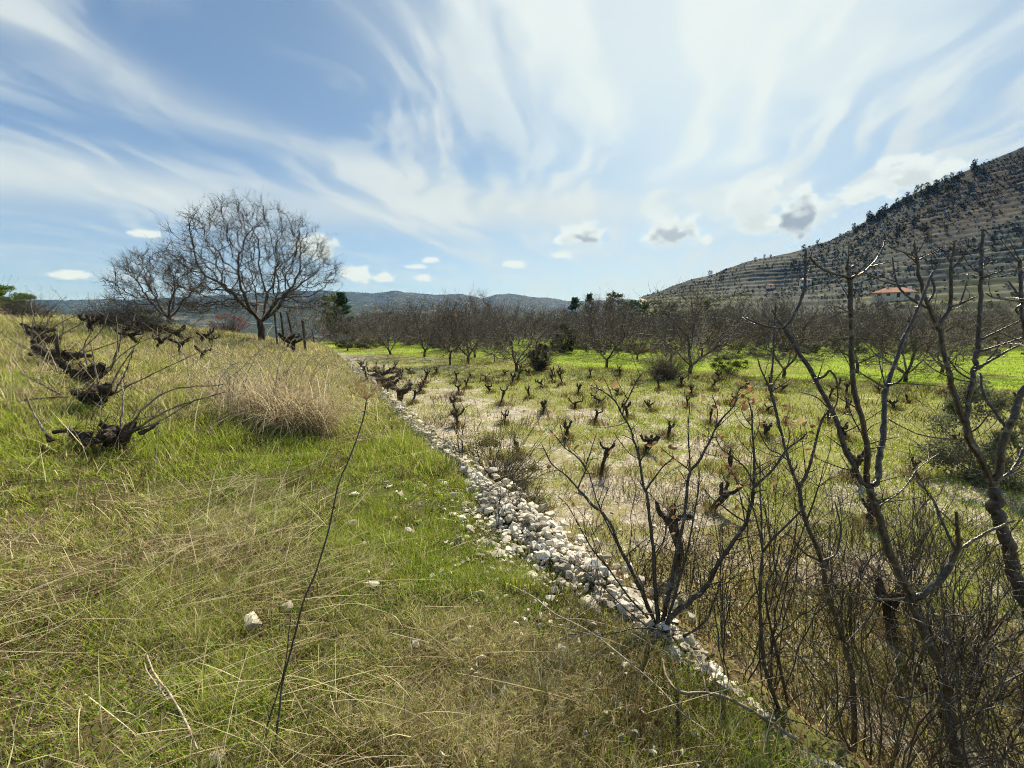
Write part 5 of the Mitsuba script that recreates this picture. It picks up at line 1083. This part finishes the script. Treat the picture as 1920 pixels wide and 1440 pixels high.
# a ruff of dry brown grass at the foot of each vine stump
g = rng_(3400)
V = np.array(LOWALL); n = 30000
i = g.integers(0, len(V), n); a = g.uniform(0, 6.28, n); q = np.abs(g.normal(size=n)) * .13 + .03
x, y = V[i, 0] + np.cos(a) * q, V[i, 1] + np.sin(a) * q
r = np.hypot(x, y)
scene['grass_005'] = ply_c(blades(np.stack([x, y, ground(x, y) - .01], -1), a, g.uniform(.05, .5, n), .17 * g.lognormal(0, .3, n) * np.exp(-q * 2), np.maximum(.0028, r * .0011) * g.uniform(.6, 1.2, n), g.uniform(.2, 1.2, n), weed_color(g, 0, n) * .6 + tan(g, n, (.2, .17, .07), (.42, .36, .18)) * .4, 2), 'blade')
tag('grass_005', 'ruffs of brown grass round the feet of the vine stumps', 'grass', kind='stuff')
# the bright green orchard floor
def lush(g, k, n): return (L(.14, .25, .014) + (L(.31, .44, .035) - L(.14, .25, .014)) * g.uniform(size=(n, 1))) * (.45 + .75 * k[:, None])
def field(x, y, g): return (y > 27.5 - .72 * x + 1.6 * (nz(x, y, .4, 47, 2) - .5) * 2 + .6 * g.normal(size=len(x))) & (st(x, y)[0] > 3) & (np.hypot(x, y) < 60)
sward('field_grass', 3501, 170000, 13, 60, -34, 58, 1.25, .085, .010, 1, field, 'lush bright green grass under the orchard trees', 'grass', colour=lush, fresh=lambda x, y: sstep(.3, .55, nz(x, y, .5, 48, 3)), rad=.2, wr=.0010)
def dead(g, k, n): return np.where(g.uniform(size=(n, 1)) < .3, OLIVE, L(.22, .17, .12) + (L(.40, .33, .22) - L(.22, .17, .12)) * g.uniform(size=(n, 1)))
sward('weeds_002', 3502, 45000, 12, 30, -32, 58, 1.2, .24, .006, 2, lambda x, y, g: np.abs(y - (26.3 - .72 * x)) < .9 + .5 * g.normal(size=len(x)), 'grey brown dead weeds in a strip between vineyard and green', 'weeds', colour=dead, wr=.0009)

# broad leaves of weeds among the short grass
g = rng_(3600)
x, y, r = polar(g, 60000, .8, 5.5, -62, 50, 1.4)
c = g.integers(0, 6000, 60000); x, y = x[c] + g.normal(size=60000) * .03, y[c] + g.normal(size=60000) * .03
ok = edge(x, y, g) & (g.uniform(size=60000) < .15 + .85 * greenness(x, y)) & (np.hypot(x, y) > .7)
x, y = x[ok], y[ok]
scene['weeds_003'] = ply_c(leaf_mesh(g, np.stack([x, y, ground(x, y) + g.uniform(.008, .045, len(x))], -1), .011, (.10, .19, .02), (.26, .36, .06)), 'leaf')
tag('weeds_003', 'small leafy green weeds among the short grass', 'weeds', kind='stuff')
sward('weeds_004', 3601, 50000, 3, 22, -28, 62, 1.4, .17, .004, 2, lambda x, y, g: low(x, y, g) & (y < 27 - .72 * x) & (nz(x, y, .9, 63, 2) > .56 + .05 * g.normal(size=len(x))), 'patches of brown dead weeds between the vine rows', 'weeds', colour=weed_color)
# ------------------------------------------------------------------ the hillside: scrub, woods, road, houses; evergreens beyond the orchard
g = rng_(4000)
n = 60000
a, q = g.uniform(14.5, 60, n), g.uniform(0, 1, n) ** .75
r = 92 + 312 * q; x, y = r * np.sin(np.radians(a)), r * np.cos(np.radians(a))
e = 1.5
sl = np.hypot(hill(x + e, y) - hill(x - e, y), hill(x, y + e) - hill(x, y - e)) / (2 * e)
den = .05 + .95 * sstep(.28, .7, sl) + .5 * sstep(.5, .62, nz(x, y, .025, 76, 3)) + .25 * sstep(170, 110, r)
den *= 1 - .7 * sstep(.50, .58, nz(x, y, .02, 77, 3)) * (r > 150) * (r < 290)
den *= .25 + 1.5 * sstep(.40, .62, nz(x, y, .035, 79, 4))
ok = g.uniform(size=n) < den * .25
x, y, r = x[ok], y[ok], r[ok]; n = len(x)
z = hill_z(x, y)
kind = nz(x, y, .03, 78, 3) + .10 * g.normal(size=n)
size = g.lognormal(math.log(.55), .4, n) * (1 + .35 * (r < 200))
col = np.where((kind > .60)[:, None], L(.060, .046, .040), np.where((kind > .47)[:, None], L(.062, .072, .068), L(.042, .058, .050))) * g.uniform(.7, 1.3, (n, 1))
m = 9
P = np.stack([x, y, z], -1)[:, None] + rnd_dir(g, n * m).reshape(n, m, 3) * L(.9, .9, .75) * size[:, None, None] + L(0, 0, .55) * size[:, None, None]
v, f, c = leaf_mesh(g, P.reshape(-1, 3), .42, (1, 1, 1), (1, 1, 1))
scene['hillside_scrub'] = ply_c((v, f, np.repeat(np.repeat(col, m, 0) * g.uniform(.75, 1.25, (n * m, 1)), 4, 0)), 'scrub_leaf')
tag('hillside_scrub', 'dark scrub in bands along the terraces of the hillside', 'scrub', kind='stuff')
def broad(seed, H, rx, n, size, rgb, rgb2, zc=.6, clumps=26):
    m = leafy(seed, (0, 0, H * zc), rx, rx, H * (1 - zc), n, size, rgb, rgb2, clumps, H * .22, .30)
    tr = np.array([[[0, 0, -.6], [.05 * H * .1, 0, H * .3], [0, .02 * H, H * .75]]])
    return {'trunk': mikit.ply(tubes(tr, np.array([[.028, .02, .008]]) * H, 6), 'bark', smooth=True), 'crown': ply_c(m, 'scrub_leaf')}
RT = [broad(4100, 6.0, 2.2, 700, .28, (.030, .048, .026), (.075, .095, .055)), broad(4101, 5.0, 2.4, 600, .28, (.055, .055, .042), (.10, .10, .075)), broad(4102, 7.0, 2.0, 700, .28, (.028, .044, .030), (.065, .085, .055)), broad(4103, 4.5, 2.2, 420, .26, (.07, .045, .035), (.12, .08, .06))]
for i in range(4): scene[f'hill_tree_shape_{i}'] = {'type': 'shapegroup', **RT[i]}
def hill_tree(a, r, k, sc, lb, grp):
    x, y = r * math.sin(math.radians(a)), r * math.cos(math.radians(a))
    inst(f'hill_tree_shape_{k}', 'hill_tree', (x, y, float(hill_z(x, y)) - .3), g.uniform(0, 360), sc, lb, 'tree', grp)
for i in range(58): hill_tree(float(np.clip(g.normal(41, 2.6), 34.5, 45.5)), g.uniform(388, 402), int(g.integers(0, 3)), g.uniform(.35, .85), 'dark tree of the thin row along the steep upper ridge', 'trees along the hill ridge')
for i in range(34):
    a = g.uniform(36.5, 45); hill_tree(a, 396 - g.uniform(0, 75) * sstep(35, 40, a) - 5, int(g.integers(0, 4)), g.uniform(.35, .7), 'dark tree in the wood below the ridge', 'trees of the hillside wood')
for i in range(46):
    a = g.uniform(16, 50); hill_tree(a, g.uniform(140, 330), int(g.integers(0, 4)), g.uniform(.3, .65), 'scattered tree or tall shrub on the terraced hillside', 'scattered trees on the hillside')
for a, k, sc, lb in [(18.0, 0, .35, 'little round tree on the low end of the ridge beside the track'), (18.5, 0, .45, 'round tree at the low end of the ridge, the higher of a pair'), (24.3, 1, .85, 'lone tree standing out on the lower ridge'), (28.9, 0, .5, 'small tree on the middle of the ridge'), (29.8, 2, .45, 'small pointed tree on the middle of the ridge'), (30.4, 0, .4, 'low bush like tree on the middle of the ridge'), (33.4, 1, .75, 'pale tree on the ridge under the grey cloud')]:
    hill_tree(a, 399, k, sc, lb, None)
# a pale track round the low end of the hill
tr = np.array([(352, 17.8), (358, 17.3), (366, 16.9), (374, 16.8), (382, 16.55), (390, 16.35), (398, 16.2)])
c = catmull(tr, 30); X, Y = c[:, 0] * np.sin(np.radians(c[:, 1])), c[:, 0] * np.cos(np.radians(c[:, 1]))
t = norm(np.gradient(np.stack([X, Y], -1), axis=0)); nn = np.stack([-t[:, 1], t[:, 0]], -1)
W = np.linspace(-2.6, 2.6, 7)
GX, GY = X[:, None] + nn[:, :1] * W, Y[:, None] + nn[:, 1:] * W
scene['track_gravel'] = two(principled([.56, .50, .42], .95, .1))
scene['dirt_road'] = mikit.ply(grid_mesh(GX, GY, hill_z(GX, GY) + .35), 'track_gravel', smooth=True)
tag('dirt_road', 'pale dirt track winding round the low end of the hill', 'road', kind='structure')
# houses
def plain_mat(name, rgb, rough=.85):
    def f(p, n, uv): return mi.Color3f(*rgb) * (.82 + .36 * fbm(p.x * .9, p.y * .9, p.z * 1.7, 4))
    scene[name] = two(principled(proc(f), rough, .25))
plain_mat('cream_render', (.50, .46, .38)); plain_mat('white_render', (.55, .54, .50)); plain_mat('dark_glass', (.03, .035, .04), .2); plain_mat('grey_metal', (.62, .63, .64), .4)
def tile_color(p, n, uv):
    return mix(mi.Color3f(.32, .15, .10), mi.Color3f(.46, .26, .19), fbm(p.x * 2, p.y * 2, p.z * 4, 3))
scene['roof_tiles'] = two(principled(proc(tile_color), .85, .2))
def box(x0, x1, y0, y1, z0, z1):
    b = trimesh.creation.box((x1 - x0, y1 - y0, z1 - z0)); b.apply_translation(((x0 + x1) / 2, (y0 + y1) / 2, (z0 + z1) / 2))
    return np.array(b.vertices), np.array(b.faces)
def hip(w, d, z, h, over=.6, th=.22):
    a, b = w / 2 + over, d / 2 + over; r = a - b
    v = np.array([[-a, -b, z], [a, -b, z], [a, b, z], [-a, b, z], [-r, 0, z + h], [r, 0, z + h], [-a, -b, z - th], [a, -b, z - th], [a, b, z - th], [-a, b, z - th]])
    f = [[0, 1, 5], [0, 5, 4], [1, 2, 5], [2, 3, 4], [2, 4, 5], [3, 0, 4], [6, 8, 7], [6, 9, 8]]
    for i in range(4): j = (i + 1) % 4; f += [[i, 6 + i, 6 + j], [i, 6 + j, j]]
    return v, np.array(f)
def house(x, y, rz, w, d, h, roof_h, wall_mat, lb, wins, tank=True, scale=1.0, gz=None):
    k = new('house'); tag(k, lb, 'house')
    z = (float(hill_z(x, y)) if gz is None else gz) + .2
    m = T().translate([float(x), float(y), z]).rotate([0, 0, 1], rz).scale(scale)
    P = lambda mesh, mat: {**mikit.ply(mesh, mat), 'to_world': m}
    scene[k + '__wall'] = P(box(-w / 2, w / 2, -d / 2, d / 2, -3, h), wall_mat)
    scene[k + '__roof'] = P(hip(w, d, h + .02, roof_h), 'roof_tiles')
    for i, (wx, ww, wz0, wz1) in enumerate(wins):
        q = k + '__window' + (f'_{i:03d}' if i else '')
        scene[q] = P(box(wx - ww / 2, wx + ww / 2, -d / 2 - .04, -d / 2 + .05, wz0, wz1), 'dark_glass')
        scene[q + '__sill'] = P(box(wx - ww / 2 - .1, wx + ww / 2 + .1, -d / 2 - .16, -d / 2 - .045, wz0 - .12, wz0), 'white_render')
    if tank:
        scene[k + '__water_tank'] = P(join([box(w * .30, w * .30 + 1.5, -.6, .6, h + roof_h * .45, h + roof_h * .45 + 1.5)]), 'grey_metal')
        scene[k + '__chimney'] = P(box(-w * .2, -w * .2 + .6, -.3, .3, h + roof_h * .5, h + roof_h + .6), wall_mat)
house(162.9, 185.8, -42, 13.5, 8, 2.3, 2.2, 'cream_render', 'low cream house with a red tiled hip roof below the terraces', [(-4.6, 1.2, .9, 1.9), (-1.6, 1.2, .9, 1.9), (1.6, 1.1, .2, 2.0), (4.6, 1.2, .9, 1.9)])
house(178.3, 265.5, -30, 6, 5, 2.6, .9, 'white_render', 'small white house with a flat reddish roof higher on the hillside', [(-1.6, 1.0, .8, 1.9), (1.5, 1.0, .8, 1.9)], tank=False)
house(165.6, 279.7, -25, 4.5, 4, 1.9, .5, 'white_render', 'tiny white shed on the green strip of the hillside', [(0, .8, .6, 1.4)], tank=False)
house(-12.5, 84, 10, 9, 6, 3.4, 1.6, 'cream_render', 'farm building with a reddish roof half hidden behind the orchard', [(-2, 1.2, 1, 2.2), (2, 1.2, 1, 2.2)], tank=False, gz=G(-12.5, 84) - .4)
# evergreens
def pine(seed, H, rx, rgb, rgb2, n=2600, size=.14, round_=False):
    gg = np.random.default_rng(seed)
    P, lines = [], []
    for i in range(38):
        u = gg.uniform(.16, .98); z = H * u; a = gg.uniform(0, 6.28)
        ln = rx * ((1 - u) ** .75 * 1.15 + .12) * gg.uniform(.6, 1.1) if not round_ else rx * math.sqrt(max(.06, 1 - (2 * u - 1.1) ** 2)) * gg.uniform(.6, 1.05)
        e = L(math.cos(a) * ln, math.sin(a) * ln, z + ln * .25)
        lines.append((np.array([L(0, 0, z), .5 * (L(0, 0, z) + e), e]), np.array([.03, .02, .008]) * H / 6))
        for t in np.linspace(.35, 1, 5): P.append(L(0, 0, z) + (e - L(0, 0, z)) * t + gg.normal(size=3) * .06 * rx)
    P = np.array(P); i = gg.integers(0, len(P), n)
    m = leaf_mesh(gg, P[i] + rnd_dir(gg, n) * gg.uniform(0, 1, (n, 1)) * .17 * rx, size, rgb, rgb2)
    trk = tubes(np.array([[[0, 0, -.4], [.03 * H, 0, H * .5], [0, 0, H]]]) * 1.0, np.array([[.024, .016, .004]]) * H, 7)
    return {'trunk': mikit.ply(trk, 'bark', smooth=True), 'branch': mikit.ply(tube_lines(lines, 4), 'bark', smooth=True), 'crown': ply_c(m, 'leaf')}
DK, DK2, LT, LT2 = (.015, .045, .018), (.05, .11, .04), (.07, .11, .02), (.17, .23, .05)
for i, (x, y, H, rx, c1, c2, rd, lb) in enumerate([(-21.2, 54, 6.4, 1.8, DK, DK2, False, 'dark green pine behind the bare trees next to the big almond tree'), (-22.6, 55, 5.9, 1.9, LT, LT2, True, 'yellow green round tree beside the dark pine'),
        (10.8, 74, 6.6, 2.0, (.025, .065, .045), (.07, .14, .09), False, 'bluish green pine at the left of the close pair'.replace('at the left', 'with the barer trunk')), (13.4, 75, 7.2, 2.0, (.025, .065, .045), (.07, .14, .09), False, 'bluish green pine, fuller one of the close pair'),
        (15.6, 66, 6.6, 1.9, (.03, .05, .02), (.09, .12, .05), True, 'dull green tree behind the thick trunked orchard tree'), (20.5, 76, 6.4, 2.4, DK, DK2, True, 'spreading green pine below the end of the track'), (24.5, 78, 6.3, 2.2, (.03, .06, .02), (.08, .13, .05), True, 'green pine next to the spreading one under the ridge'), (29, 80, 6.0, 2.4, DK, DK2, True, 'low green pine top showing over the bare orchard'),
        (41, 91, 8.6, 2.2, LT, LT2, False, 'light green conifer standing above the bare orchard crowns'), (46.5, 92, 7.4, 2.1, LT, LT2, False, 'second light green conifer, slightly lower'), (101, 133, 9.5, 3.4, DK, DK2, True, 'tallest dark pine of the clump on the lower hillside'), (105, 131, 8.6, 3.4, DK, DK2, True, 'broad dark pine of the clump on the lower hillside'), (96.5, 134, 7.8, 3.0, DK, DK2, True, 'dark pine at the edge of the clump on the lower hillside'), (122, 140, 6.5, 2.8, DK, DK2, True, 'dark round pine standing apart on the green slope')]):
    gz = max(G(x, y), float(hill_z(x, y)) if math.hypot(x, y) > 88 and math.degrees(math.atan2(x, y)) > 4 else -99)
    put(pine(4300 + i, H, rx, c1, c2, 2600, .16 if H < 8 else .2, rd), 'pine_tree', (x, y, gz), 40 * i, 1.0, lb, 'tree')
